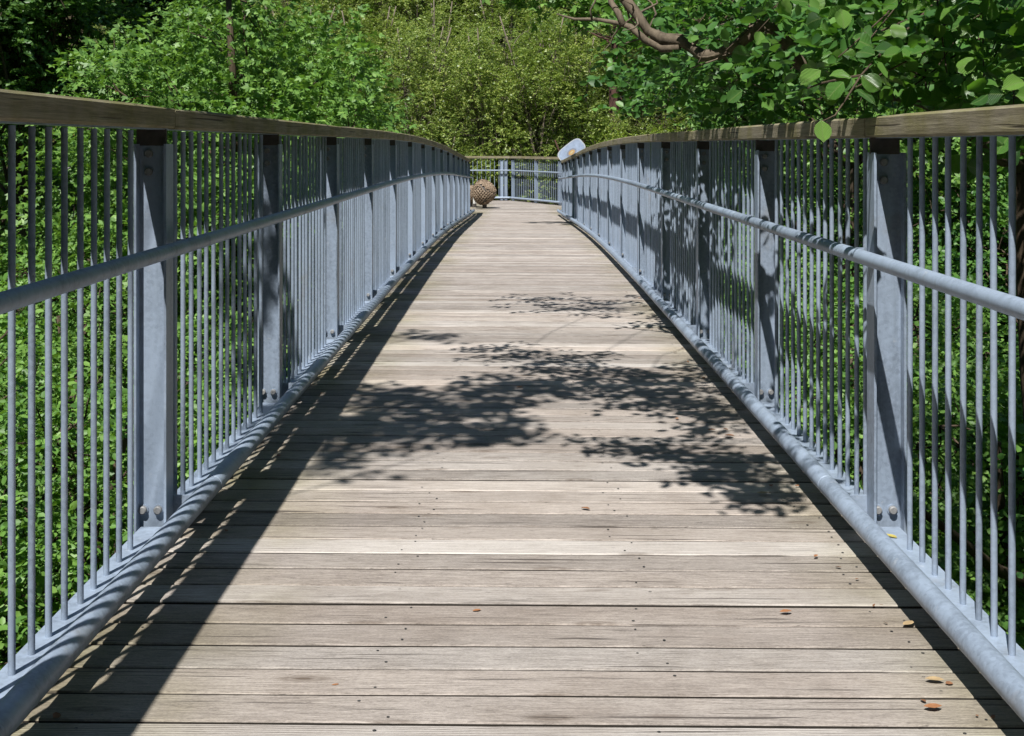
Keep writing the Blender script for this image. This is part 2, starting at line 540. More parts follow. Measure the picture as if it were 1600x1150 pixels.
def follow_tube(x, y0, y1, dz, r, sides=14, step=.3, ends=True):
    n = max(1, int(math.ceil((y1 - y0) / step)))
    return [(x, y0 + (y1-y0)*i/n, zd(y0 + (y1-y0)*i/n) + dz) for i in range(n+1)]

def rail_side(side, label):
    R = empty('bridge_railing', (AX, 0, 0))
    tag(R, label, 'railing', 'side railings of the footbridge')
    rg = random.Random(7 + side)
    X = lambda o: side * o
    low = .026 if side > 0 else 0.0          # the right railing sits a touch lower
    TOP = 1.2375 - low
    for k, yp in zip(KS, YP):
        z = zd(yp)
        po = obj('post', POST, None, R, (X(O_POST), yp, z - low))
        # bolts through the web at top and bottom, tab to the handrail pipe, plate under the wooden rail
        for (bx, bz) in ((-.012, 1.163), (-.012, 1.108), (-.030, .081 + low), (.016, .081 + low)):
            w = obj('washer', WASH, None, po, (bx, -.0033, bz))
            obj('bolt', BOLT, None, po, (bx, -.0060, bz))
        obj('top_plate', BRK, None, po, (-.006, 0, 1.187))
        MB().box((min(-side*.099, -side*.053), .052, .868), (max(-side*.099, -side*.053), .060, .898)).build('pipe_bracket', M['steel'], po)
        # plate that ties the post to the base strip and the toe pipe
        MB().box((min(-side*.112, side*.03), .0375, .035 + low), (max(-side*.112, side*.03), .0455, .112 + low)).build('toe_bracket', M['steel'], po)
    for k, yp in zip(KS[:-1], YP[:-1]):
        ya, yb = yp, yp + S
        for i in range(14):
            yy = ya + .19 + i * .1015
            b = obj('baluster', BAR if side < 0 else BAR_R, None, R, (X(O_BAR) + rg.uniform(-.0015, .0015), yy + rg.uniform(-.002, .002), zd(yy) + BAR_Z0),
                    
                    (rg.uniform(-.0015, .0015), rg.uniform(-.0015, .0015), rg.uniform(0, 6.28)))
        # flat strip that carries the bars, flat strip under the wood
        for (x0, x1, z0, z1, nm, a, c) in ((1.050, 1.140, .034, .0414, 'base_strip', ya+.10, yb-.045), (1.080, 1.130, TOP-.002, TOP+.004, 'top_strip', ya-.02, yb-.025)):
            rings = []
            for i in range(5):
                yy = a + (c - a) * i / 4
                z = zd(yy)
                q = sorted((X(x0), X(x1)))
                rings.append([(q[0], yy, z+z0), (q[1], yy, z+z0), (q[1], yy, z+z1), (q[0], yy, z+z1)])
            MB().sweep(rings).build(nm, M['steel'], R)
        # pipes, jointed a hand's breadth past every post
        for (ox, dz, r, nm) in ((O_PIPE, .883 - low, .0212, 'handrail_pipe'), (O_TOE, .098, .0300, 'toe_pipe')):
            a, c = ya + .20, yb + .20
            if k == KS[-2]: c = yb + .10
            if k == KS[0]: a = ya - .5
            pts = follow_tube(X(ox), a + .003, c - .003, dz, r)
            pts = [(p[0], p[1], p[2]) for p in pts]
            rad = [r] * len(pts)
            # slightly crowned ends
            first = Vector(pts[0]); last = Vector(pts[-1])
            pts = [tuple(first - Vector((0, .0015, 0)))] + pts + [tuple(last + Vector((0, .0015, 0)))]
            rad = [r - .002] + rad + [r - .002]
            mb = MB().tube(pts, rad, 18)
            # inner sleeve of the joint
            mb.tube([(X(ox), c - .06, zd(c) + dz), (X(ox), c + .06, zd(c) + dz)], r - .0035, 14)
            me = mb.mesh(nm); smooth_by_angle(me, 40)
            obj(nm, me, M['steel'], R)
    # wooden rail in boards two bays long
    ks = list(range(len(YP)))
    i = 0
    starts = [yy for yy in YP[::2]]
    if side < 0 or side > 0:
        starts = [YP[0] - .6] + [YP[j] + .03 for j in range(2, len(YP) - 1, 2)] + [YEND + .07]
    for a, c in zip(starts[:-1], starts[1:]):
        a2, c2 = a + .003, c - .003
        n = 10; rings = []
        w2, zb, zt, ch = .0645, TOP, TOP + .0645, .007
        jx, jz = rg.uniform(-.003, .003), rg.uniform(-.002, .002)
        for j in range(n + 1):
            yy = a2 + (c2 - a2) * j / n
            z = zd(yy) + jz * (j / n) ; cx = X(O_WOOD) + jx + rg.uniform(-.0008, .0008)
            e = .004 if j in (0, n) else 0
            rings.append([(cx-w2+e, yy, z+zb+ch), (cx-w2+ch, yy, z+zb), (cx+w2-ch, yy, z+zb), (cx+w2-e, yy, z+zb+ch),
                          (cx+w2-e, yy, z+zt-ch), (cx+w2-ch, yy, z+zt-e), (cx-w2+ch, yy, z+zt-e), (cx-w2+e, yy, z+zt-ch)])
        me = MB().sweep(rings).mesh('wooden_handrail')
        obj('wooden_handrail', me, M['rail'], R)
    return R
RL = rail_side(-1, 'left railing of the bridge with grey bars and a mossy wooden top rail in shade')
RR = rail_side(1, 'right railing of the bridge with sunlit pipe and wooden rail under overhanging leaves')

# ---- platform at the far end
ZP = zd(29)
plat = empty('viewing_platform', (0, 0, 0))
tag(plat, 'grey plank viewing platform at the far end of the footbridge', None, None, 'structure')
poly = [(-3.3, 29.0), (-1.2, 28.62), (1.22, 28.62), (2.2, 29.4), (1.35, 32.6), (-.05, 35.7), (-3.3, 35.7)]
def clip_x(yy):
    xs = []
    for (x0, y0), (x1, y1) in zip(poly, poly[1:] + poly[:1]):
        if (y0 - yy) * (y1 - yy) < 0:
            xs.append(x0 + (x1 - x0) * (yy - y0) / (y1 - y0))
    return (min(xs), max(xs)) if len(xs) >= 2 else None
yy = 28.70
while yy < 35.7:
    c = clip_x(yy)
    if c:
        rngx = random.Random(int(yy * 100))
        mb = MB().box((c[0], yy-.0625, -.045), (c[1], yy+.0625, 0))
        mb.build('plank', M['plank'], plat, (0, 0, ZP + rngx.uniform(-.001, .001)))
    yy += .136
MB().add([(x, y, ZP-.3) for x, y in poly] + [(x, y, ZP-.05) for x, y in poly],
         [tuple(reversed(range(7))), tuple(range(7, 14))] + [(i, (i+1) % 7, (i+1) % 7 + 7, i + 7) for i in range(7)]).build('platform_frame', M['girder'], plat)
for (px_, py_) in ((-2.6, 30), (-2.6, 34.8), (.6, 30), (-.2, 34.4)):
    g = float(ground_z(px_, py_)) - .4
    MB().tube([(px_, py_, g), (px_, py_, ZP-.29)], .11, 12).build('support', M['girder'], plat)

PR = empty('platform_railing', (0, 0, ZP))
tag(PR, 'railing with pale bars round the viewing platform at the far end', 'railing')
def seg_railing(A, B, pitch, posts, bars=True):
    A = Vector((*A, 0)); B = Vector((*B, 0)); d = (B - A); L = d.length; u = d / L
    ang = math.atan2(u.y, u.x)
    for t in posts:
        p = A + u * t
        po = obj('post', POST, None, PR, (p.x, p.y, 0), (0, 0, ang))
    n = int(L / pitch)
    for i in range(n):
        t = (i + .5) * L / n
        if any(abs(t - q) < .05 for q in posts): continue
        p = A + u * t
        obj('baluster', BAR, None, PR, (p.x, p.y, BAR_Z0))
    inn = Vector((u.y, -u.x, 0))
    if inn.y > 0 and abs(inn.x) < .5: inn = -inn
    for (off, z, r, nm) in ((.085, .883, .0212, 'handrail_pipe'), (.085, .09, .0305, 'toe_pipe')):
        me = MB().tube([A + inn*off + Vector((0,0,z)), B + inn*off + Vector((0,0,z))], r, 12).mesh(nm); smooth_by_angle(me, 40)
        obj(nm, me, M['steel'], PR)
    for (w, z0, z1, nm, mt) in ((.03, .081, .089, 'base_strip', 'steel'), (.022, 1.231, 1.2375, 'top_strip', 'steel'), (.058, 1.2375, 1.302, 'wooden_handrail', 'rail')):
        v = Vector((-u.y, u.x, 0)) * w
        vs = [A - v, B - v, B + v, A + v]
        mb = MB().add([(q.x, q.y, z0) for q in vs] + [(q.x, q.y, z1) for q in vs], [(0,3,2,1),(4,5,6,7),(0,1,5,4),(1,2,6,5),(2,3,7,6),(3,0,4,7)])
        if mt == 'rail':   # grain runs along local y
            me = mb.mesh(nm)
            rot = Matrix.Rotation(math.pi/2 - ang, 4, 'Z')
            c = (A + B) / 2
            me.transform(rot @ Matrix.Translation(-c))
            obj(nm, me, M[mt], PR, (c.x, c.y, 0), (0, 0, ang - math.pi/2))
        else:
            mb.build(nm, M[mt], PR)
seg_railing((-3.2, 35.55), (-.16, 35.55), .125, (.05, 1.55, 2.80, 2.92))
seg_railing((-.10, 35.55), (1.28, 32.6), .118, (.10, 1.62, 3.1))
seg_railing((1.32, 32.5), (2.1, 29.5), .125, (.05, 1.5, 3.0))
seg_railing((2.06, 29.4), (1.20, 28.72), .125, (.9,))
seg_railing((-3.2, 29.1), (-3.2, 35.5), .125, (.05, 1.6, 3.2, 4.8))
seg_railing((-1.22, 28.72), (-3.15, 29.05), .125, (.2, 1.7))

# ------------------------------------------------------------------ sculptures and board on the platform
def mat_carved():
    m, nt, out = newmat('carved_brown_wood'); nb = NB(nt)
    tc = nb.n('ShaderNodeTexCoord')
    a = nb.noise(nb.mapping(tc.outputs['Object'], (6, 6, 30)), 1.0, 5, .7)
    b = nb.noise(tc.outputs['Object'], 9, 4, .6)
    f = nb.math('ADD', nb.math('MULTIPLY', a, .6), nb.math('MULTIPLY', b, .4))
    c = nb.ramp(f, [(.3, (.085, .060, .040)), (.52, (.25, .185, .13)), (.72, (.46, .37, .28))])
    principled(nb, out, c, .8, 0, .25, nb.bump(f, .5, .02))
    return m
M['carved'] = mat_carved()
M['pale'] = mat_simple('pale_peg', (.62, .62, .60), .6, 0, .12)
def cone_sculpture(loc, r, rz, label, peg=False):
    R = empty('wooden_cone_sculpture', loc, rz)
    tag(R, label, 'sculpture')
    cz = .10 + r * 1.0
    # body: a fat seed, pointed towards local +x, with a dark core
    def prof(t):                      # t 0..1 along the axis
        return r * (math.sin(math.pi * min(1, t ** .82)) ** .62)
    L = r * 2.05
    mb = MB(); rings = []
    for i in range(19):
        t = .015 + .97 * i / 18
        rr = prof(t) * .955
        rings.append([(L*(t-.5), rr*math.cos(a), cz + rr*math.sin(a)) for a in (2*math.pi*k/24 for k in range(24))])
    me = mb.sweep(rings).mesh('core', True); obj('core', me, M['bracket'], R)
    # rough outer shell over most of it, open towards one side
    mb = MB(); sh = random.Random(3)
    for i in range(16):
        t0 = .03 + .94 * i / 16; t1 = t0 + .94 / 16 * 1.35
        for k in range(34):
            a0 = 2*math.pi*k/34
            am = (a0 + .09)
            # open wedge, widest in the middle
            if abs(((am - 3.35 + math.pi) % (2*math.pi)) - math.pi) < .95 * (1 - abs(t0 - .42) * 1.5): continue
            q = []
            for (t, a, e) in ((t0, a0, 1.0), (t0, a0+.185, 1.0), (min(t1,.985), a0+.185, 1.045), (min(t1,.985), a0, 1.045)):
                rr = prof(t) * e + sh.uniform(-.006, .018)
                q.append((L*(t-.5), rr*math.cos(a), cz + rr*math.sin(a)))
            q2 = [(x, y*.96, cz + (z-cz)*.96) for x, y, z in q]
            mb.add(q + q2, [(0,1,2,3),(7,6,5,4),(0,4,5,1),(1,5,6,2),(2,6,7,3),(3,7,4,0)])
    obj('shell', mb.mesh('shell'), M['carved'], R)
    # lattice of crossing laths in the open wedge
    mb = MB()
    for s in (-1, 1):
        for j in range(-5, 8):
            pts = []
            for q in range(13):
                t = .10 + .80 * q / 12
                a = 3.35 + s * (-1.4 + 2.6*(t) + .31*j - .5)
                if abs(((a - 3.35 + math.pi) % (2*math.pi)) - math.pi) > .93 * (1 - abs(t - .42) * 1.5): 
                    if len(pts) > 1: mb.tube(pts, .016, 5)
                    pts = []; continue
                rr = prof(t) * 1.0
                pts.append((L*(t-.5), rr*math.cos(a), cz + rr*math.sin(a)))
            if len(pts) > 1: mb.tube(pts, .016, 5)
    obj('lattice', mb.mesh('lattice'), M['carved'], R)
    MB().tube([(0,0,0), (0,0,.03), (0,0,.16)], [.085, .06, .055], 12).build('foot', M['bracket'], R)
    if peg:
        MB().tube([(-.02,-r-.10,.10), (-.02,-r-.10,.30), (-.02,-r-.10,.31)], [.036, .036, .025], 10).build('peg', M['pale'], R)
        MB().tube([(-.02,-r-.10,0), (-.02,-r-.10,.10)], .06, 10).build('peg_foot', M['bracket'], R)
    return R
cone_sculpture((-.785, 31.2, ZP), .315, math.radians(-14), 'large round brown carved cone with a lattice opening on the platform')
cone_sculpture((-1.16, 32.0, ZP), .23, math.radians(20), 'smaller brown carved cone half hidden by the left railing end', True)

M['panel'] = mat_simple('pale_panel_print', (.25, .31, .42), .5, 0, .25, 9)
M['panel_rim'] = mat_simple('panel_rim_metal', (.42, .44, .47), .45, .3, .1)
M['panel_dark'] = mat_simple('panel_grey_print', (.20, .22, .27), .4, 0, .1)
M['panel_orange'] = mat_simple('panel_orange_print', (.40, .25, .10), .5, 0, .15)
M['panel_cream'] = mat_simple('panel_cream_print', (.45, .38, .22), .5, 0, .1)
def board():
    R = empty('information_board', (1.66, 29.9, ZP))
    tag(R, 'pale blue rounded information board with orange emblem above the right railing end', 'sign')
    c = P(893, 236, 29.9)
    pan = empty('panel_holder'); bpy.data.objects.remove(pan)
    def outline(k, w=.72, h=.40):
        pts = []
        for i in range(48):
            a = 2*math.pi*i/48
            ca, sa = math.cos(a), math.sin(a)
            e = 2/3.6
            pts.append((w/2*k[0]*math.copysign(abs(ca)**e, ca), h/2*k[1]*math.copysign(abs(sa)**e, sa)))
        return pts
    def plate(name, pts, y0, y1, mat):
        mb = MB().sweep([[(x, y, z) for x, z in pts] for y in (y0, y1)])
        o = mb.build(name, mat, R)
        o.location = (c.x - 1.66, c.y - 29.9, c.z - ZP)
        o.rotation_euler = (math.radians(-14), math.radians(-38), math.radians(8))
        return o
    plate('panel_rim', outline((1, 1)), .018, -.006, M['panel_rim'])
    plate('panel', outline((.93, .90)), -.0065, -.010, M['panel'])
    ov = lambda a, b: [(a*math.cos(t)-.02, b*math.sin(t)-.03) for t in (2*math.pi*i/28 for i in range(28))]
    plate('emblem_ring', ov(.14, .085), -.0105, -.012, M['panel_dark'])
    plate('emblem', ov(.09, .055), -.0125, -.014, M['panel_orange'])
    plate('emblem_centre', ov(.045, .02), -.0145, -.016, M['panel_cream'])
    MB().tube([(0, 0, -.3), (0, 0, .95), (c.x-1.66+.02, .05, c.z-ZP-.1)], .03, 10).build('stand', M['steel'], R)
board()

# ------------------------------------------------------------------ foliage tools
T_KITE = (np.array([(0,0,0),(.45,.30,.04),(1,0,-.06),(.45,-.30,.04)]), np.array([(0,3,2,1)]))
T_OVAL = (np.array([(0,0,0),(.30,.30,.05),(.72,.27,.04),(1,0,-.06),(.72,-.27,.04),(.30,-.30,.05)]), np.array([(0,5,4,3),(0,3,2,1)]))
T_NARROW = (np.array([(0,0,0),(.45,.13,.02),(1,0,-.04),(.45,-.13,.02)]), np.array([(0,3,2,1)]))
def lobe(ang, l, w):
    c, s = math.cos(ang), math.sin(ang)
    return [(0,0,0), (c*l*.5 - s*w, s*l*.5 + c*w, .03), (c*l, s*l, -.07), (c*l*.5 + s*w, s*l*.5 - c*w, .03)]
T_MAPLE = (np.array(lobe(0,1,.24) + lobe(.95,.78,.2) + lobe(-.95,.78,.2)), np.array([(0,3,2,1),(4,7,6,5),(8,11,10,9)]))

def unit(v): return v / np.maximum(np.linalg.norm(v, axis=-1, keepdims=True), 1e-9)

def leaf_frames(pos, axis, nrm, size):
    axis = unit(axis); nrm = nrm - axis * np.sum(nrm*axis, -1, keepdims=True); nrm = unit(nrm)
    return pos, axis, np.cross(nrm, axis), nrm, size

def leaves_mesh(name, fr, tmpl, mat):
    pos, a, b, n, s = fr
    tv, tf = tmpl
    N, V = len(pos), len(tv)
    vs = pos[:,None,:] + s[:,None,None] * (tv[None,:,0:1]*a[:,None,:] + tv[None,:,1:2]*b[:,None,:] + tv[None,:,2:3]*n[:,None,:])
    fs = (tf[None] + (np.arange(N)*V)[:,None,None]).reshape(-1, tf.shape[1])
    me = bpy.data.meshes.new(name)
    me.vertices.add(N*V); me.vertices.foreach_set('co', vs.reshape(-1).astype(np.float32))
    k = tf.shape[1]
    me.loops.add(fs.size); me.loops.foreach_set('vertex_index', fs.reshape(-1).astype(np.int32))
    me.polygons.add(len(fs)); me.polygons.foreach_set('loop_start', (np.arange(len(fs))*k).astype(np.int32))
    me.materials.append(mat)
    me.update(calc_edges=True)
    return me

LIGHTWARD = np.array([to_sun.x*.62, to_sun.y*.62, to_sun.z*.62 + .36])   # leaves turn their faces to the light
def sprays(r, org, dirs, length, nl, size, spread=.9, flat=.75, droop=.25):
    """leafy twigs: org (N,3), dirs (N,3); nl leaves each, set alternately left and right"""
    N = len(org); dirs = unit(dirs)
    up = np.array([0,0,1.])
    side = unit(np.cross(dirs, up) + r.normal(0, .15, (N,3)))
    t = (np.arange(nl) + .6) / nl
    sg = np.where(np.arange(nl) % 2 == 0, 1., -1.)
    ln = length * r.uniform(.65, 1.3, (N,1,1))
    p = org[:,None,:] + dirs[:,None,:]*ln*t[None,:,None] - up*(ln*droop*(t**2)[None,:,None])
    ax = dirs[:,None,:]*.55 + side[:,None,:]*sg[None,:,None]*spread + r.normal(0,.35,(N,nl,3)) - up*.18
    nr = LIGHTWARD*flat + r.normal(0,.50,(N,nl,3)) + dirs[:,None,:]*.12
    sz = size * r.uniform(.6, 1.2, (N,nl))
    return leaf_frames(p.reshape(-1,3), ax.reshape(-1,3), nr.reshape(-1,3), sz.reshape(-1))

def cat(frs): return tuple(np.concatenate([f[i] for f in frs]) for i in range(5))

def clump_sprays(r, c, rad, n, length, nl, size, **kw):
    d = unit(r.normal(0,1,(n,3)))
    d[:,2] = np.where(d[:,2] < -.35, -d[:,2]*.6, d[:,2])
    rr = (.30 + .70*r.uniform(0,1,(n,1))**.55)
    org = np.array(c) + d*rr*np.array(rad)
    dr = d*.9 + r.normal(0,.45,(n,3)) + np.array([0,0,.05])
    return sprays(r, org, dr, length, nl, size, **kw)

def crown_clumps(r, c, rad, n, cr):
    """clump centres spread through an ellipsoid, apart from each other"""
    out = []
    tries = 0
    while len(out) < n and tries < 4000:
        tries += 1
        d = unit(r.normal(0,1,3)); q = d * (r.uniform(.25,1)**.6) * (1 - cr*.55)
        if all(np.linalg.norm(q-o) > cr*.72 for o in out): out.append(q)
    return [np.array(c) + q*np.array(rad) for q in out]

def limb_pts(r, a, b, n=6, wob=.08, sag=0.):
    a = np.array(a); b = np.array(b); L = np.linalg.norm(b-a)
    pts = []
    o1 = r.normal(0, wob*L, 3)
    o2 = r.normal(0, wob*L*.6, 3)
    for i in range(n+1):
        t = i/n
        pts.append(a + (b-a)*t + o1*math.sin(math.pi*t) + o2*math.sin(2*math.pi*t) + np.array([0,0,sag*L])*math.sin(math.pi*t))
    return pts

def make_kind(seed, H, zc, rad, nclump, cr, per, length, nl, size, tmpl, leafmat, barkmat, trunk_r=.16, stems=1, twigs=6):
    """returns (trunk mesh, crown mesh) of a tree that stands at the origin"""
    r = np.random.default_rng(seed)
    cs = crown_clumps(r, (0,0,zc), rad, nclump, cr)
    mb = MB(); frs = []
    tops = []
    for s in range(stems):
        off = r.normal(0, .25 if stems > 1 else 0.0, 2)
        lean = r.normal(0, .5 if stems > 1 else .2, 2)
        n = 9
        pts = []
        for i in range(n+1):
            t = i/n
            pts.append(np.array([off[0]+lean[0]*t*t*2 + .12*math.sin(3*t+s), off[1]+lean[1]*t*t*2+.1*math.cos(4*t+s)-.1, H*.9*t]))
        rr = [trunk_r*(1.25 if i == 0 else 1)*(1-.85*i/n)+.012 for i in range(n+1)]
        mb.tube(pts, rr, 9); tops.append(pts)
    R3 = np.array(rad)*cr
    for j, c in enumerate(cs):
        pts = tops[j % stems]
        h = np.clip(c[2]-np.hypot(c[0],c[1])*.75, H*.15, H*.86)
        k = int(h/(H*.9)*9); base = pts[min(k,9)]
        r0 = max(.014, trunk_r*.42*(1-h/H))
        lp = limb_pts(r, base, c, 6, .07, .06)
        mb.tube(lp, [r0*(1-.72*q/6)+.004 for q in range(7)], 6)
        for q in range(twigs):
            d = unit(r.normal(0,1,3)); e = c + d*R3*.85
            mb.tube(limb_pts(r, lp[4] if q % 2 else c, e, 3, .08), [.012,.009,.006,.003], 4, cap=False)
        sc_ = r.uniform(.75,1.2)
        frs.append(clump_sprays(r, c, R3*sc_, int(per*sc_), length, nl, size))
    tm = mb.mesh('trunk', True); tm.materials.append(M[barkmat])
    fr = cat(frs)
    cm = leaves_mesh('crown', fr, tmpl, M[leafmat])
    return tm, cm

KIND = {}
def kind(name, variants, **kw):
    KIND[name] = [make_kind(seed=s, **kw) for s in variants]
kind('maple', (1, 2), H=11.5, zc=7.4, rad=(2.5,2.5,3.6), nclump=46, cr=.29, per=95, length=.40, nl=8, size=.098, tmpl=T_MAPLE, leafmat='maple', barkmat='bark', trunk_r=.17)
kind('hornbeam', (3, 4, 5), H=6.6, zc=3.9, rad=(2.1,2.1,2.9), nclump=40, cr=.28, per=85, length=.34, nl=9, size=.08, tmpl=T_OVAL, leafmat='hornbeam', barkmat='bark', trunk_r=.10, stems=3)
kind('olive', (6, 7, 8), H=14, zc=7.6, rad=(3.0,3.0,6.0), nclump=46, cr=.25, per=105, length=.45, nl=14, size=.10, tmpl=T_KITE, leafmat='olive', barkmat='bark_pale', trunk_r=.13, stems=4, twigs=7)
kind('dark', (9,), H=19, zc=13.2, rad=(2.7,2.7,4.9), nclump=70, cr=.25, per=85, length=.45, nl=12, size=.13, tmpl=T_OVAL, leafmat='dark', barkmat='bark', trunk_r=.2)
kind('yellow', (11,), H=6.0, zc=3.6, rad=(1.6,1.6,2.4), nclump=30, cr=.34, per=46, length=.40, nl=12, size=.075, tmpl=T_KITE, leafmat='yellow', barkmat='bark_red', trunk_r=.07, stems=2)
kind('shade', (12, 13), H=7.5, zc=4.2, rad=(2.2,2.2,3.2), nclump=34, cr=.34, per=85, length=.38, nl=9, size=.085, tmpl=T_OVAL, leafmat='alder', barkmat='bark', trunk_r=.11, stems=2)

kind('stemmy', (15, 16), H=14, zc=8.4, rad=(2.2,2.2,5.0), nclump=44, cr=.22, per=60, length=.45, nl=12, size=.10, tmpl=T_KITE, leafmat='olive', barkmat='bark_pale', trunk_r=.08, stems=3, twigs=6)
tr_r = random.Random(21)
def plant(name, k, v, x, y, label, group=None, s=1.0, zs=None, dz=0., cat_='tree'):
    tm, cm = KIND[k][v % len(KIND[k])]
    R = empty(name, (x, y, float(ground_z(x, y)) - .15 + dz), tr_r.uniform(0, 6.28))
    R.scale = (s, s, zs if zs else s)
    tag(R, label, cat_, group)
    obj('trunk', tm, None, R); obj('crown', cm, None, R)
    return R

# left side
plant('maple_tree', 'maple', 0, -3.95, 16.5, 'tall bright green maple rising behind the middle of the left railing', None, 1.0)
plant('maple_tree', 'maple', 1, -5.6, 24.5, 'second bright green maple, behind the tall one left of the bridge', None, 1.05)
plant('maple_tree', 'maple', 0, -5.3, 31.5, 'bushy maple right behind the far end of the left railing', None, .95)
gl = 'leafy bushes below the left railing'
for i, (x, y, s, lab) in enumerate([
    (-3.9, 6.3, .98, 'sunlit bush seen through the nearest bars of the left railing'),
    (-6.2, 8.6, 1.12, 'tall sunlit bush further out beyond the nearest left bars'),
    (-4.2, 10.6, 1.0, 'green bush behind the bars left of the second post'),
    (-3.7, 14.0, .95, 'green bush low beneath the maple left of the bridge'),
    (-7.6, 13.2, 1.1, None), (-9.4, 10.4, 1.1, None), (-6.8, 18.5, 1.05, None), (-10.5, 17.0, 1.0, None),
    (-4.0, 20.5, 1.0, None), (-8.5, 24.0, 1.1, None), (-12.5, 22.5, 1.0, None), (-5.0, 33.0, 1.0, None), (-3.2, 24, .9, None), (-10.2, 27.5, 1.25, None), (-13.6, 31.5, 1.3, None), (-11.5, 38, 1.75, None), (-15.5, 42, 1.8, None), (-17.5, 36, 1.4, None), (-8.2, 36, 1.6, None), (-20.5, 48, 1.6, None)]):
    plant('leafy_bush', 'hornbeam', i, x, y, lab or 'leafy bush crowded in the thicket below and left of the bridge', gl, s, None, 0, 'bush')
for i, (x, y, s) in enumerate([(-9.6, 23.5, .95), (-12.2, 28.0, 1.05), (-9.0, 32.0, 1.1), (-14.6, 24.0, .9)]):
    plant('dark_leaved_tree', 'dark', 0, x, y, 'tall dark-leaved tree at the upper left behind the maple', 'dark-leaved trees at the upper left', s)

# behind the platform
go = 'slender olive-leaved trees behind the platform'
orows = [(-4.6, 40.2, .58), (-2.6, 39.6, .52), (-.4, 40.6, .56), (1.6, 40.4, .50), (-6.9, 41.5, .62), (5.6, 41.0, .6),
         (-5.4, 45.0, .68), (-2.9, 45.4, .66), (-.6, 45.2, .70), (1.9, 45.6, .64), (4.2, 45.2, .68), (6.8, 45.8, .7), (-8.2, 46.2, .72),
         (-4.2, 50.5, .78), (-1.0, 50.8, .74), (2.4, 50.4, .78), (5.6, 51, .78), (-7.6, 51.5, .8), (-11, 51, .85), (9.2, 51, .8),
         (-5.8, 57, .9), (-2.2, 56.5, .9), (1.4, 57, .9), (4.8, 57.5, .9), (8.4, 57, .95), (12.5, 56, 1.0), (-10, 58, .95), (-14, 57, 1.0),
         (-3.5, 64, 1.05), (2.5, 64, 1.05), (8, 65, 1.1), (14, 64, 1.1), (-9, 65, 1.1), (-15.5, 66, 1.1), (15, 52, 1.0), (-19, 72, 1.15), (20, 62, 1.1), (-24, 76, 1.2), (-30, 72, 1.2), (-27, 86, 1.2)]
for i, (x, y, s) in enumerate(orows):
    lab = 'slender pale-stemmed olive green tree in the wood behind the platform'
    if i < 7:
        lab = ['olive green tree above the far third of the left railing', 'low olive green tree above the last bays of the left railing', 'olive green tree above the gap at the end of the deck', 'low olive green tree just left of the information board',
               'olive green tree between the bright maple and the olive wood', 'olive green tree right of the reddish trunk, behind the overhanging leaves', 'taller olive green tree rising at the back above the left railing end'][i]
    plant('slender_tree', 'olive', i, x, y, lab, go, s)
for i, (x, y, s, lab) in enumerate([(3.1, 38.0, .95, 'yellow-green feathery shrub directly behind the information board'),
                                    (4.4, 36.4, 1.0, 'yellow-green feathery shrub right of the reddish trunk'),
                                    (2.2, 40.2, .8, 'smaller yellow-green shrub left of the reddish trunk')]):
    plant('feathery_shrub', 'yellow', 0, x, y, lab, 'yellow-green shrubs by the platform', s, s*1.15, .4, 'shrub')
for i, (x, y, s) in enumerate([(-1.6, 39.4, .6), (2.9, 36.0, .55), (5.4, 33, .9)]):
    plant('leafy_bush', 'shade', i, x, y, 'dark leafy bush close behind the platform railing', 'dark bushes behind the platform', s, s, .3, 'bush')

for i in range(20):
    a = math.radians(158 + 222 * i / 19); rr = 14.5 + 4 * ((i * 7) % 5) / 4
    x, y = rr * math.cos(a) * 1.05, 4 + rr * math.sin(a)
    plant('broadleaf_tree', ('maple', 'olive', 'hornbeam')[i % 3], i, x, y, 'tall broadleaf tree of the wood standing behind the viewer', 'wood behind the viewer', (1.7, 1.45, 2.9)[i % 3])

for i, (x, y, s_, lab) in enumerate([(.75, 38.0, .8, 'thin tree with several pale bare stems behind the middle of the platform railing'), (1.9, 38.6, .75, 'pale many-stemmed thin tree just left of the information board'),
                               (-.9, 38.8, .78, 'pale many-stemmed thin tree behind the round carved cone'), (-3.2, 38.4, .8, 'pale many-stemmed thin tree behind the left railing end')]):
    plant('thin_tree', 'stemmy', i, x, y, lab, 'pale-stemmed thin trees behind the platform railing', s_)

# the reddish trunk
def pine():
    x, y = 3.42, 40.8
    g = float(ground_z(x, y)) - .3
    R = empty('pine_tree', (x, y, g)); tag(R, 'pine with dark reddish bare trunk behind the information board', 'tree')
    r = np.random.default_rng(5); mb = MB()
    pts = [np.array([.10*math.sin(i*.7), .05*i*.2, i*1.05]) for i in range(17)]
    mb.tube(pts, [.24-.010*i for i in range(17)], 12)
    frs = []
    for i in range(26):
        h = r.uniform(8.6, 16.5); a = r.uniform(0, 6.28); L = r.uniform(1.0, 2.4)
        b = np.array([math.cos(a)*L, math.sin(a)*L, h + .3]); mb.tube(limb_pts(r, (0.05,0.05,h-.2), b, 4, .06), [.045,.035,.025,.018,.008], 5)
        frs.append(clump_sprays(r, b, (.8,.8,.4), 40, .35, 14, .11))
    for i in range(14):           # dead stubs on the lower trunk
        h = r.uniform(3.5, 9); a = r.uniform(0, 6.28); L = r.uniform(.3, 1.1)
        mb.tube(limb_pts(r, (0.05,0.05,h), (math.cos(a)*L, math.sin(a)*L, h - r.uniform(0,.25)), 3, .08), [.03,.02,.014,.005], 5)
    mb.build('trunk', M['bark_red'], R, smooth=True)
    obj('crown', leaves_mesh('crown', cat(frs), T_NARROW, M['dark']), None, R)
pine()

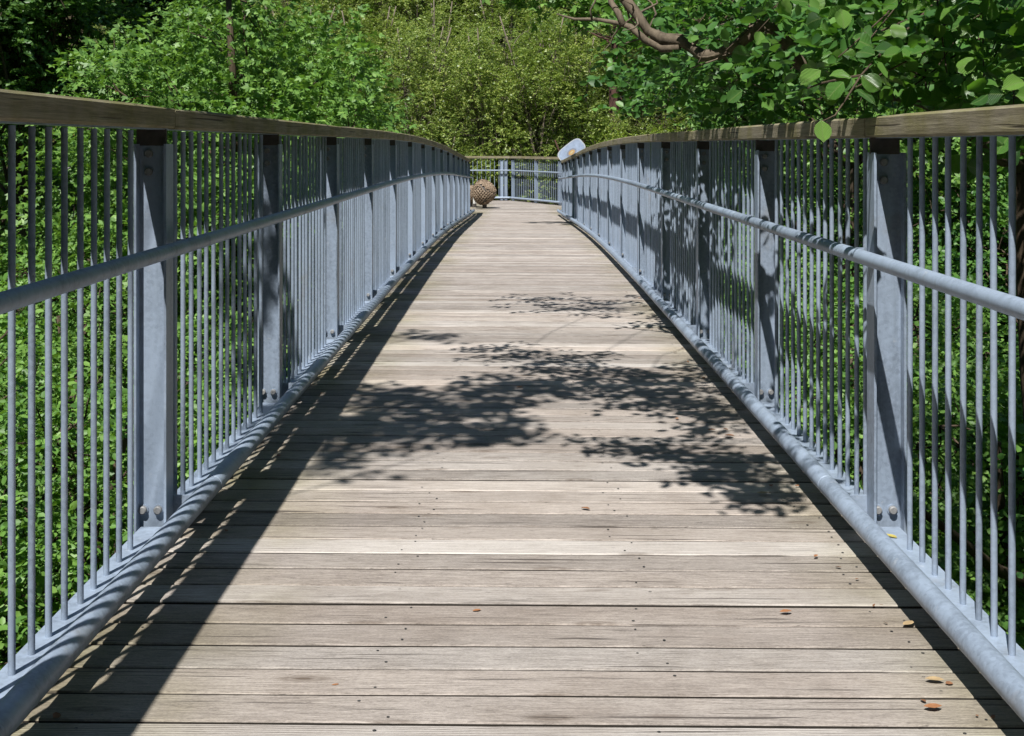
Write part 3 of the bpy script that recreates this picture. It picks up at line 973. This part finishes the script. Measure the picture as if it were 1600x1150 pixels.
# right side
gr = 'leafy bushes below the right railing'
for i, (x, y, s, lab) in enumerate([
    (4.1, 6.0, .92, 'shaded bush seen through the nearest bars of the right railing'),
    (4.0, 9.6, .95, 'green bush behind the second bay of the right railing'),
    (6.6, 8.0, 1.0, None), (4.3, 13.2, 1.0, None), (6.9, 12.5, 1.05, None), (4.0, 17.2, 1.0, None), (6.5, 17.5, 1.1, None),
    (4.2, 21.5, 1.0, None), (7.2, 23, 1.1, None), (4.6, 26.2, 1.0, None), (9.5, 10.5, 1.0, None), (9.8, 16, 1.0, None), (10.5, 21, 1.1, None), (8.2, 28, 1.2, None), (12.5, 26, 1.2, None), (13, 14.5, 1.1, None), (13.2, 20, 1.1, None)]):
    plant('leafy_bush', 'shade' if i % 2 == 0 else 'hornbeam', i, x, y, lab or 'leafy bush in the shady thicket right of the bridge', gr, s, None, 0, 'bush')
for i, (x, y, s) in enumerate([(7.4, 19, 1.05), (6.2, 29.5, 1.0), (10.5, 25, 1.1), (11.5, 34, 1.1), (8.0, 37, 1.0), (13.5, 30, 1.1), (15.5, 40, 1.1)]):
    plant('maple_tree', 'maple', i, x, y, 'green maple in the wood on the slope right of the bridge', 'maples on the right slope', s)

# ------------------------------------------------------------------ overhanging maple bough at the top of the view
def bough_tree():
    x, y = 6.2, 22.0
    g = float(ground_z(x, y)) - .2
    R = empty('maple_tree', (0, 0, 0)); tag(R, 'maple whose lobed leaves hang into the top of the view above the platform', 'tree')
    r = np.random.default_rng(31); mb = MB(); frs = []
    pts = [np.array([x + .15*math.sin(i), y + .1*math.cos(i*1.3), g + i*1.25]) for i in range(10)]
    mb.tube(pts, [.2 - .017*i for i in range(10)], 10)
    top = pts[7]
    for (px, py, d, rx, n) in ((905, 10, 21., .6, 50), (965, 30, 21., .7, 60), (1015, 75, 21.2, .7, 60), (850, -4, 20.6, .55, 36), (1000, -10, 21.4, .8, 60), (1040, 130, 21.5, .7, 60), (800, -30, 20.2, .6, 30)):
        c = np.array(P(px, py, d))
        mb.tube(limb_pts(r, top, c, 7, .05, .06), [.06,.05,.04,.03,.022,.015,.01,.005], 6)
        frs.append(clump_sprays(r, c, (rx, rx, rx*.7), n, .38, 7, .15))
    for i in range(22):
        c = np.array([x, y, g + 9.6]) + r.normal(0,1,3)*np.array([1.7,1.7,1.3])
        mb.tube(limb_pts(r, pts[6], c, 5, .06, .05), [.05,.04,.03,.02,.012,.005], 5)
        frs.append(clump_sprays(r, c, (.8,.8,.6), 50, .4, 8, .12))
    mb.build('trunk', M['bark'], R, smooth=True)
    obj('crown', leaves_mesh('crown', cat(frs), T_MAPLE, M['maple']), None, R)
bough_tree()

# ------------------------------------------------------------------ alder over the right railing
def deck_pt(px, py):
    d = F * EYE / (py - HY); return np.array([(px - HX) / F * d, d, 0.0])
TS = np.array([-SUN_TRAVEL.x, -SUN_TRAVEL.y, 1.0])
def alder():
    R = empty('alder_tree', (0, 0, 0)); tag(R, 'alder with large round glossy leaves hanging over the right railing', 'tree')
    r = np.random.default_rng(77)
    x, y = 3.3, 7.4
    g = float(ground_z(x, y)) - .2
    mb = MB(); frs = []; tw = MB()
    tp = [np.array([x + .12*math.sin(i*.8), y + .12*math.cos(i*.9), g + i*1.25]) for i in range(13)]
    mb.tube(tp, [.21 - .0145*i for i in range(13)], 12)
    def limb(a, b, r0, r1, n=8, wob=.05, sag=.05, sides=7):
        p = limb_pts(r, a, b, n, wob, sag)
        mb.tube(p, [r0 + (r1-r0)*i/n for i in range(n+1)], sides); return p
    # clumps: (centre, radii, sprays, leaf size)
    near = [((1500, 55, 4.3), (.62,.5,.30), 44), ((1385, 120, 3.8), (.30,.28,.15), 16), ((1330, 110, 3.6), (.13,.16,.09), 6),
            ((1560, 150, 3.7), (.28,.3,.2), 15), ((1420, 15, 4.6), (.6,.5,.3), 34), ((1590, 30, 3.6), (.3,.3,.25), 15), ((1340, 40, 4.8), (.4,.4,.22), 20),
            ((1470, 130, 4.6), (.4,.4,.2), 20), ((1640, 215, 3.9), (.28,.3,.25), 10)]
    mid = [((1260, 95, 6.2), (.7,.55,.42), 60), ((1130, 140, 7.2), (.62,.6,.36), 60), ((1190, 35, 7.6), (.9,.8,.5), 80), ((1090, 60, 8.4), (.6,.6,.5), 50),
           ((1360, 110, 6.6), (.9,.7,.5), 80), ((1500, 110, 7.0), (1.2,.9,.7), 110), ((1075, 175, 8.6), (.5,.5,.3), 36), ((1220, 170, 8.2), (.8,.6,.35), 60), ((1320, 20, 6.0), (.8,.6,.4), 60)]
    for (pp, rad, n) in near + mid:
        n = int(n * (2.6 if pp[2] < 5.5 else 2.0))
        c = np.array(P(*pp))
        base = tp[8] if pp[2] < 5.5 else tp[9]
        lp = limb(base, c + np.array([rad[0]*.3, 0, 0]), .014, .004, 8, .05, .10, 6)
        near_ = pp[2] < 5.5
        f = clump_sprays(r, c, rad, n, (.20 if near_ else .28), 8, .067 if near_ else .072, flat=.55, droop=.35)
        frs.append(f)
        for q in range(max(3, n//9)):
            d = unit(r.normal(0,1,3)); mb.tube(limb_pts(r, lp[6], c + d*np.array(rad)*.9, 4, .07), [.007,.006,.005,.003,.002], 5, cap=False)
    # canopy above the picture that shades the right-hand thicket
    for (c, rad, n) in (((2.9,5.8,4.6),(1.2,1.2,.7),90), ((4.3,7.2,5.2),(1.6,1.5,.9),130), ((5.8,9.4,5.4),(1.7,1.6,1.0),130), ((3.5,3.9,4.3),(1.1,1.0,.7),80), ((4.9,4.6,5.2),(1.4,1.4,.9),110),
                        ((3.6,10.4,5.2),(1.4,1.4,.9),110), ((3.2,7.4,7.2),(1.6,1.6,1.2),130), ((5.5,6.6,6.8),(1.4,1.4,1),110), ((6.6,12,5.8),(1.5,1.5,1),110), ((2.7,8.6,3.6),(1.0,1.0,.6),80), ((6.4,4.0,4.4),(1.3,1.2,.8),90)):
        c = np.array(c)
        limb(tp[min(12, max(7, int((c[2]-g)/1.25)-1))], c, .07, .012)
        for q in range(8):
            d = unit(r.normal(0,1,3)); mb.tube(limb_pts(r, c, c + d*np.array(rad)*.9, 4, .07), [.02,.015,.01,.006,.003], 5, cap=False)
        frs.append(clump_sprays(r, c, rad, n, .36, 8, .095))
    # twigs reaching over the deck, whose shade lies on the planks
    def over(px, py, rx, ry, t, n, lsz=.078):
        c = deck_pt(px, py)
        cl = c + TS * t
        limb(tp[10], cl, .009, .003, 9, .09, .08, 5)
        ang = r.uniform(0, 6.28, n); rr = np.sqrt(r.uniform(0,1,n))
        org = []
        n = int(n*1.7); ang = r.uniform(0, 6.28, n); rr = r.uniform(0,1,n)**.62
        for a, q in zip(ang, rr):
            pp = deck_pt(px + rx*q*math.cos(a), py + ry*q*math.sin(a))
            org.append(pp + TS*(t + r.uniform(-.2,.2)))
        org = np.array(org)
        dr = np.stack([-np.abs(r.normal(.7,.4,n)), r.normal(0,.5,n), r.normal(0,.1,n)], -1)
        frs.append(sprays(r, org, dr, .20, 6, lsz*.82, flat=.7, droop=.1))
        for o_, d_ in zip(org[::2], dr[::2]):
            mb.tube([o_ - unit(d_)*.12, o_ + unit(d_)*.2], [.0035, .0015], 4, cap=False)
    over(890, 473, 100, 17, 2.7, 26); over(960, 480, 60, 14, 2.7, 14)
    over(815, 552, 70, 14, 2.8, 18); over(920, 572, 95, 22, 2.8, 34); over(1040, 612, 110, 30, 2.8, 46); over(1010, 592, 70, 20, 2.8, 24)
    over(1120, 600, 50, 40, 2.6, 24); over(1150, 650, 60, 25, 2.6, 24)
    over(1100, 705, 90, 22, 2.6, 22); over(1190, 735, 75, 32, 2.6, 34); over(1240, 775, 40, 20, 2.6, 12); over(985, 690, 45, 7, 2.6, 5)
    # the bent bare branch
    bp = [(1420,150,6.9),(1330,140,6.7),(1250,100,6.5),(1230,68,6.45),(1207,44,6.4),(1187,40,6.4),(1170,55,6.4),(1150,72,6.4),(1125,84,6.4),(1098,87,6.45),(1082,76,6.5),(1064,64,6.5),(1035,60,6.55),(1012,48,6.6),(995,22,6.6),(976,-2,6.65),(955,-50,6.7)]
    bp3 = [np.array(P(*q)) for q in bp]
    a0 = tp[6]
    bp3 = limb_pts(r, a0, bp3[0], 4, .03)[:-1] + bp3
    n = len(bp3)
    br = MB().tube(bp3, [.040 - .014*i/n + (.004*math.sin(i*2.1)) for i in range(n)], 12)
    b2 = [np.array(P(*q)) for q in ((1062,74,6.5),(1035,76,6.55),(1008,62,6.6),(985,42,6.6),(966,36,6.65),(930,30,6.7),(898,30,6.8),(870,22,6.9))]
    br.tube(b2, [.024,.023,.021,.018,.013,.010,.008,.004], 9)
    b3 = [np.array(P(*q)) for q in ((974,40,6.62),(966,20,6.65),(955,4,6.7),(950,-30,6.75))]
    br.tube(b3, [.019,.018,.017,.014], 8)
    b4 = [np.array(P(*q)) for q in ((925,30,6.7),(922,16,6.7),(930,2,6.7),(932,-20,6.7))]
    br.tube(b4, [.006,.005,.005,.004], 6)
    for q in range(26):                     # side shoots
        k = r.integers(4, n-1); d = unit(r.normal(0,1,3)*np.array([1,.6,1])); L_ = r.uniform(.08,.4)
        br.tube(limb_pts(r, bp3[k], bp3[k] + d*L_, 4, .1), [.007,.006,.005,.004,.002], 5, cap=False)
    br.build('branch', M['bark_branch'], R, smooth=True)
    # low dark limb outside the right bars
    limb(tp[4], np.array(P(1440, 800, 6.2)), .045, .02, 8, .03, -.02)
    limb(tp[5], np.array(P(1800, 470, 5.2)), .05, .02, 8, .03, 0)
    mb.build('trunk', M['bark'], R, smooth=True)
    # twig of single leaves dangling in front of the rail: (px, py, depth, direction on picture, length m, roll)
    hand = [(1283,188,3.30,(.02,-1),.078), (1283,110,3.35,(-.75,-.55),.085), (1318,128,3.35,(-.75,-.6),.082), (1330,120,3.4,(-.6,-.75),.07), (1345,118,3.4,(.7,-.5),.085), (1338,140,3.4,(.75,-.45),.082),
            (1330,122,3.4,(-.8,.25),.075), (1280,75,3.7,(-.5,-.75),.085), (1300,95,3.6,(.8,-.1),.08), (1425,135,3.7,(-.3,-.9),.085), (1430,138,3.7,(.6,-.3),.07), (1460,130,3.8,(.7,-.6),.075),
            (1500,75,3.9,(.85,.1),.085),(1365,105,3.6,(.6,.5),.07), (1390,100,3.7,(.7,-.2),.075), (1590,225,3.5,(-.3,-.95),.085), (1575,215,3.5,(-.6,-.8),.08), (1600,128,3.3,(-.9,-.1),.08)]
    L = [[], [], [], []]
    for (px, py, d, (u, w), s) in hand:
        ax = np.array([u, r.uniform(-.35,.1), w]); nr = np.array([r.normal(-.1,.3), -.75, .75]) + r.normal(0,.25,3)
        L[0].append(np.array(P(px, py, d))); L[1].append(ax); L[2].append(nr); L[3].append(s*.84)
    hf = leaf_frames(np.array(L[0]), np.array(L[1]), np.array(L[2]), np.array(L[3]))
    t2 = MB()
    for path in ([(1420,30,3.9),(1375,85,3.7),(1345,118,3.42),(1325,150,3.36),(1305,180,3.32),(1284,190,3.30)], [(1345,118,3.42),(1318,122,3.4),(1283,130,3.36),(1262,138,3.33)],
                 [(1600,20,4.0),(1530,60,3.95),(1480,95,3.85),(1430,132,3.7)], [(1420,30,3.9),(1350,60,3.75),(1300,92,3.62),(1280,75,3.7)], [(1375,85,3.7),(1400,100,3.7),(1460,128,3.8)], [(1660,150,3.7),(1610,205,3.5),(1590,222,3.5)]):
        t2.tube([P(*q) for q in path], [.0038 - .0022*i/len(path) for i in range(len(path))], 6)
    t2.build('twigs', M['bark'], R)
    fr = cat(frs)
    tip = fr[0][:,2] + np.minimum(0, fr[1][:,2])*fr[4]
    keep = ~((fr[0][:,0] < 1.32) & (fr[0][:,1] < 11) & (tip < 1.335 + .012*np.maximum(0, fr[0][:,1]-5)))
    cx = fr[0] + fr[1]*fr[4][:,None]*.5
    uu = HX + cx[:,0]/np.maximum(cx[:,1],.3)*F; ww = HY + (EYE-cx[:,2])/np.maximum(cx[:,1],.3)*F
    for (bx_, by_, bd_) in bp[2:]:
        keep &= ~((np.hypot(uu-bx_, ww-by_) < 15) & (cx[:,1] < bd_ + .05))
    fr = cat([hf, tuple(q[keep] for q in fr)])
    # the 300 leaves that show largest become leaves of their own
    pos = fr[0] + fr[1]*fr[4][:,None]*.5
    u = HX + pos[:,0]/pos[:,1]*F; w = HY + (EYE-pos[:,2])/pos[:,1]*F
    inside = (pos[:,1] > 1.5) & (u > -5) & (u < 1605) & (w > -5) & (w < 1150)
    view = unit(pos - np.array([0,0,EYE]))
    facing = np.abs(np.sum(view*fr[3], -1))
    score = np.where(inside, fr[4]/np.maximum(pos[:,1],.1)*(.45 + .55*facing), 0)
    score[:len(hf[0])] = 9
    idx = np.argsort(-score)[:300]
    mask = np.zeros(len(score), bool); mask[idx] = True
    rest = tuple(q[~mask] for q in fr)
    o = obj('crown', leaves_mesh('crown', rest, T_OVAL, M['alder']), None, R)
    def alder_leaf(seed):
        rr = random.Random(seed); st = []
        prof = [(0,.0),(.06,.09),(.22,.27),(.42,.36),(.62,.355),(.80,.25),(.93,.11),(1.0,.015)]
        bend = rr.uniform(-.42,.05); cup = rr.uniform(.05,.5); wav = rr.uniform(.01,.05); tws = rr.uniform(-.5,.5)
        vs = []; fs = []
        for i, (t, w_) in enumerate(prof):
            zc = bend*t*t + .05*t
            e = w_*cup + wav*math.sin(i*2.4)
            for s_ in (-1,-.55,0,.55,1):
                vs.append((t - .04*abs(s_)*(1 if i > 5 else 0), s_*w_, zc + e*abs(s_)**1.3 + tws*t*s_*w_ ))
        for i in range(len(prof)-1):
            for j in range(4):
                q = i*5+j; fs.append((q, q+5, q+6, q+1))
        me = bpy.data.meshes.new('leaf'); me.from_pydata(vs, [], fs); me.shade_smooth(); me.materials.append(M['alder_leaf']); return me
    meshes = [alder_leaf(i) for i in range(8)]
    for j, i in enumerate(idx):
        a, b, n_ = fr[1][i], fr[2][i], fr[3][i]; s = float(fr[4][i])
        mt = Matrix(((a[0],b[0],n_[0],fr[0][i][0]),(a[1],b[1],n_[1],fr[0][i][1]),(a[2],b[2],n_[2],fr[0][i][2]),(0,0,0,1))) @ Matrix.Scale(s, 4)
        o = obj('leaf', meshes[j % 8], None, R); o.matrix_local = mt
alder()

# tree behind and left of the viewer whose high bough shades the left half of the deck
def shade_tree():
    x, y = -5.2, -3.0
    g = float(ground_z(x, y)) - .2
    R = empty('beech_tree', (0,0,0)); tag(R, 'beech standing behind the viewer whose bough shades the left deck', 'tree')
    r = np.random.default_rng(12); mb = MB(); frs = []
    tp = [np.array([x + .15*math.sin(i*.7), y + .1*math.cos(i), g + i*1.3]) for i in range(13)]
    mb.tube(tp, [.24-.017*i for i in range(13)], 12)
    for (px, py, rx, ry, t, n) in ((775,603,95,13,6.2,40), (727,632,46,26,6.3,60), (850,608,50,7,6.1,14), (605,630,52,15,6.5,40), (690,674,105,10,6.4,46), (775,682,36,8,6.3,14), (648,655,40,10,6.4,16),
                               (530,690,40,30,6.8,44), (575,668,45,14,6.6,24), (470,665,60,20,6.8,36), (655,528,48,5,7.2,14), (560,612,40,10,6.6,14), (510,740,26,16,6.8,10), (478,612,62,16,6.8,34), (415,655,40,16,6.8,14)):
        t -= 2.0
        c = deck_pt(px, py) + TS*t
        mb.tube(limb_pts(r, tp[8], c, 8, .03, .06), [.018-.0018*i for i in range(9)], 6)
        n = int(n*.72); a = r.uniform(0,6.28,n); q = r.uniform(0,1,n)**.7
        org = np.array([deck_pt(px + rx*k*math.cos(b), py + ry*k*math.sin(b)) + TS*(t + r.uniform(-.3,.3)) for b, k in zip(a, q)])
        dr = r.normal(0,.6,(n,3))*np.array([1,1,.2]) + np.array([.3,.2,0])
        frs.append(sprays(r, org, dr, .24, 6, .085, flat=1.2, droop=.1))
    for i in range(16):
        c = np.array([x-1.5, y-1.0, g+12.5]) + r.normal(0,1,3)*np.array([1.4,1.4,1.2])
        mb.tube(limb_pts(r, tp[9], c, 5, .06, .05), [.06,.05,.04,.03,.02,.008], 6)
        frs.append(clump_sprays(r, c, (.8,.8,.5), 50, .4, 8, .09))
    mb.build('trunk', M['bark'], R, smooth=True)
    obj('crown', leaves_mesh('crown', cat(frs), T_OVAL, M['maple']), None, R)
shade_tree()

# ------------------------------------------------------------------ undergrowth on the ground
def undergrowth():
    r = np.random.default_rng(8)
    n = 15000
    x = r.uniform(-26, 24, n); y = r.uniform(1, 66, n)
    keep = (np.abs(x) < 4 + y*.55)
    x, y = x[keep], y[keep]
    z = ground_z(x, y) + r.uniform(0, .6, len(x))**1.5
    org = np.stack([x, y, z], -1)
    dr = r.normal(0,.7,(len(x),3)); dr[:,2] = np.abs(dr[:,2])*.8 + .25
    fr = sprays(r, org, dr, .55, 9, .15, flat=.8)
    o = obj('undergrowth', leaves_mesh('undergrowth', fr, T_KITE, M['fern']))
    tag(o, 'low green undergrowth covering the valley floor and slope', 'undergrowth', None, 'stuff')
undergrowth()

# ------------------------------------------------------------------ house glimpsed at far left
M['wall_white'] = mat_simple('white_render', (.68, .68, .66), .9, 0, .06, 2)
M['roof_red'] = mat_simple('red_roof_tile', (.36, .12, .07), .8, 0, .3, 14, .3, .3)
M['glass'] = mat_simple('dark_window_glass', (.03, .04, .05), .08, 0, .1, 3, .6)
M['frame_white'] = mat_simple('white_window_frame', (.75, .75, .74), .5, 0, .04)
def house():
    x, y = -23.0, 58.0
    g = float(ground_z(x, y)) - .4
    R = empty('house', (x, y, g), math.radians(-22)); tag(R, 'white house with red roof glimpsed through the trees at far left', 'house')
    W, D, Hh = 13.0, 8.0, 8.4
    MB().box((-W/2,-D/2,0), (W/2,D/2,Hh)).build('wall', M['wall_white'], R)
    ov = .5; rh = 2.4
    mb = MB().add([(-W/2-ov,-D/2-ov,Hh),(W/2+ov,-D/2-ov,Hh),(W/2+ov,D/2+ov,Hh),(-W/2-ov,D/2+ov,Hh),(-W/2-ov,0,Hh+rh),(W/2+ov,0,Hh+rh),
                   (-W/2-ov,-D/2-ov,Hh+.18),(W/2+ov,-D/2-ov,Hh+.18),(W/2+ov,D/2+ov,Hh+.18),(-W/2-ov,D/2+ov,Hh+.18),(-W/2-ov,0,Hh+rh+.2),(W/2+ov,0,Hh+rh+.2)],
                  [(6,7,11,10),(8,9,10,11),(0,3,2,1),(0,1,7,6),(2,3,9,8),(0,6,10,9,3),(1,2,8,11,7)])
    rf = mb.build('roof', M['roof_red'], R)
    MB().box((2,.6,Hh+1.6), (2.7,1.3,Hh+4.0)).build('chimney', M['roof_red'], rf)
    for fl in (1.0, 3.6, 6.2):
        for i in range(4):
            cx = -4.0 + i*2.6
            w = MB()
            for a, b in (((cx-.6,-D/2-.05,fl),(cx-.52,-D/2,fl+1.5)), ((cx+.52,-D/2-.05,fl),(cx+.6,-D/2,fl+1.5)), ((cx-.52,-D/2-.05,fl),(cx+.52,-D/2,fl+.08)), ((cx-.52,-D/2-.05,fl+1.42),(cx+.52,-D/2,fl+1.5)), ((cx-.03,-D/2-.045,fl+.08),(cx+.03,-D/2,fl+1.42))):
                w.box(a, b)
            wo = w.build('window', M['frame_white'], R)
            MB().box((cx-.52,-D/2-.02,fl+.08), (cx+.52,-D/2-.004,fl+1.42)).build('pane', M['glass'], wo)
            MB().box((cx-.72,-D/2-.14,fl-.07), (cx+.72,-D/2-.003,fl-.003)).build('sill', M['concrete'], wo)
house()

# ------------------------------------------------------------------ fallen leaves on the deck
FL = {'orange': mat_simple('dry_orange_leaf', (.30, .135, .06), .7, 0, .35, 40), 'brown': mat_simple('dry_brown_leaf', (.20, .095, .045), .75, 0, .4, 40),
      'tan': mat_simple('dry_tan_leaf', (.36, .26, .14), .75, 0, .3, 40), 'yellow': mat_simple('dry_yellow_leaf', (.42, .35, .09), .6, 0, .3, 40)}
def fallen(px, py, kind_, s, rz, label, z=None):
    rr = random.Random(int(px*7+py)); c = deck_pt(px, py) * (1 if z is None else (EYE - z)/EYE)
    prof = [(-.5,.03),(-.32,.2),(-.05,.3),(.25,.24),(.42,.1),(.5,.02)]
    vs = []; fs = []; cup = rr.uniform(.25,.6); bd = rr.uniform(.1,.5)
    for i, (t, w) in enumerate(prof):
        for q in (-1, 0, 1): vs.append((t, q*w, .03 + bd*t*t*.6 + abs(q)*w*cup + rr.uniform(-.02,.02)))
    for i in range(len(prof)-1):
        for j in range(2):
            k = i*3+j; fs.append((k, k+3, k+4, k+1))
    me = bpy.data.meshes.new('fallen_leaf'); me.from_pydata([(a*s*.72, b*s*.62 + .12*s*a*a, max(cz*s*.42,.0005)) for a, b, cz in vs], [], fs); me.shade_smooth()
    o = obj('fallen_leaf', me, FL[kind_], None, (c[0], c[1], .003 if z is None else z), (0, 0, rz))
    tag(o, label, 'leaf', 'fallen leaves on the deck')
fallen(915, 796, 'brown', .045, 2.6, 'curled brown fallen leaf alone on the sunlit planks in the middle')
fallen(813, 606, 'brown', .055, .5, 'dark brown fallen leaf inside the leaf shadow mid-deck')
fallen(1058, 655, 'orange', .04, 1.2, 'small orange fallen leaf at the left rim of the right-hand shadow')
fallen(1112, 673, 'brown', .05, .2, 'brown fallen leaf in shade near the right toe pipe')
fallen(1140, 682, 'orange', .055, 2.9, 'reddish brown fallen leaf in shade, nearest the right toe pipe')
fallen(1192, 772, 'tan', .06, .1, 'pale tan fallen leaf below the right-hand leaf shadow')
fallen(1228, 958, 'orange', .045, .2, 'small bright orange fallen leaf on the right near plank')
fallen(745, 956, 'orange', .032, .4, 'tiny orange fallen leaf on a plank joint left of the middle')
fallen(1420, 976, 'tan', .055, .6, 'yellowish fallen leaf at the edge of the right toe pipe shadow')
fallen(1460, 1064, 'tan', .055, 3.0, 'tan fallen leaf beside the right pipe shadow, second from the bottom')
fallen(1458, 1107, 'orange', .055, .1, 'flat orange fallen leaf nearest the bottom right corner')
fallen(1275, 870, 'orange', .03, 1.0, 'tiny red-orange fallen leaf beside the right pipe shadow below the tan one')
fallen(524, 1072, 'orange', .022, .3, 'tiny rusty fallen scrap on the near planks left of the middle')
fallen(1392, 838, 'yellow', .06, 2.2, 'yellow fallen leaf lying on the steel strip at the right post', .0425)

# crumbs of leaf litter along the edges of the deck
def litter():
    r = np.random.default_rng(19); n = 55
    side = np.where(r.uniform(0, 1, n) < .68, 1., -1.)
    y = 2.2 + 12 * r.uniform(0, 1, n) ** 1.5
    x = AX + side * (.99 - np.abs(r.normal(0, .09, n)))
    pos = np.stack([x, y, np.full(n, .006) - .006*x], -1)
    ang = r.uniform(0, 6.28, n)
    fr = leaf_frames(pos, np.stack([np.cos(ang), np.sin(ang), r.normal(0, .08, n)], -1), np.stack([r.normal(0,.25,n), r.normal(0,.25,n), np.ones(n)], -1), r.uniform(.010, .028, n))
    o = obj('leaf_litter', leaves_mesh('leaf_litter', fr, T_OVAL, FL['brown']))
    tag(o, 'brown crumbs of leaf litter along the deck edges', 'leaf litter', None, 'stuff')
litter()
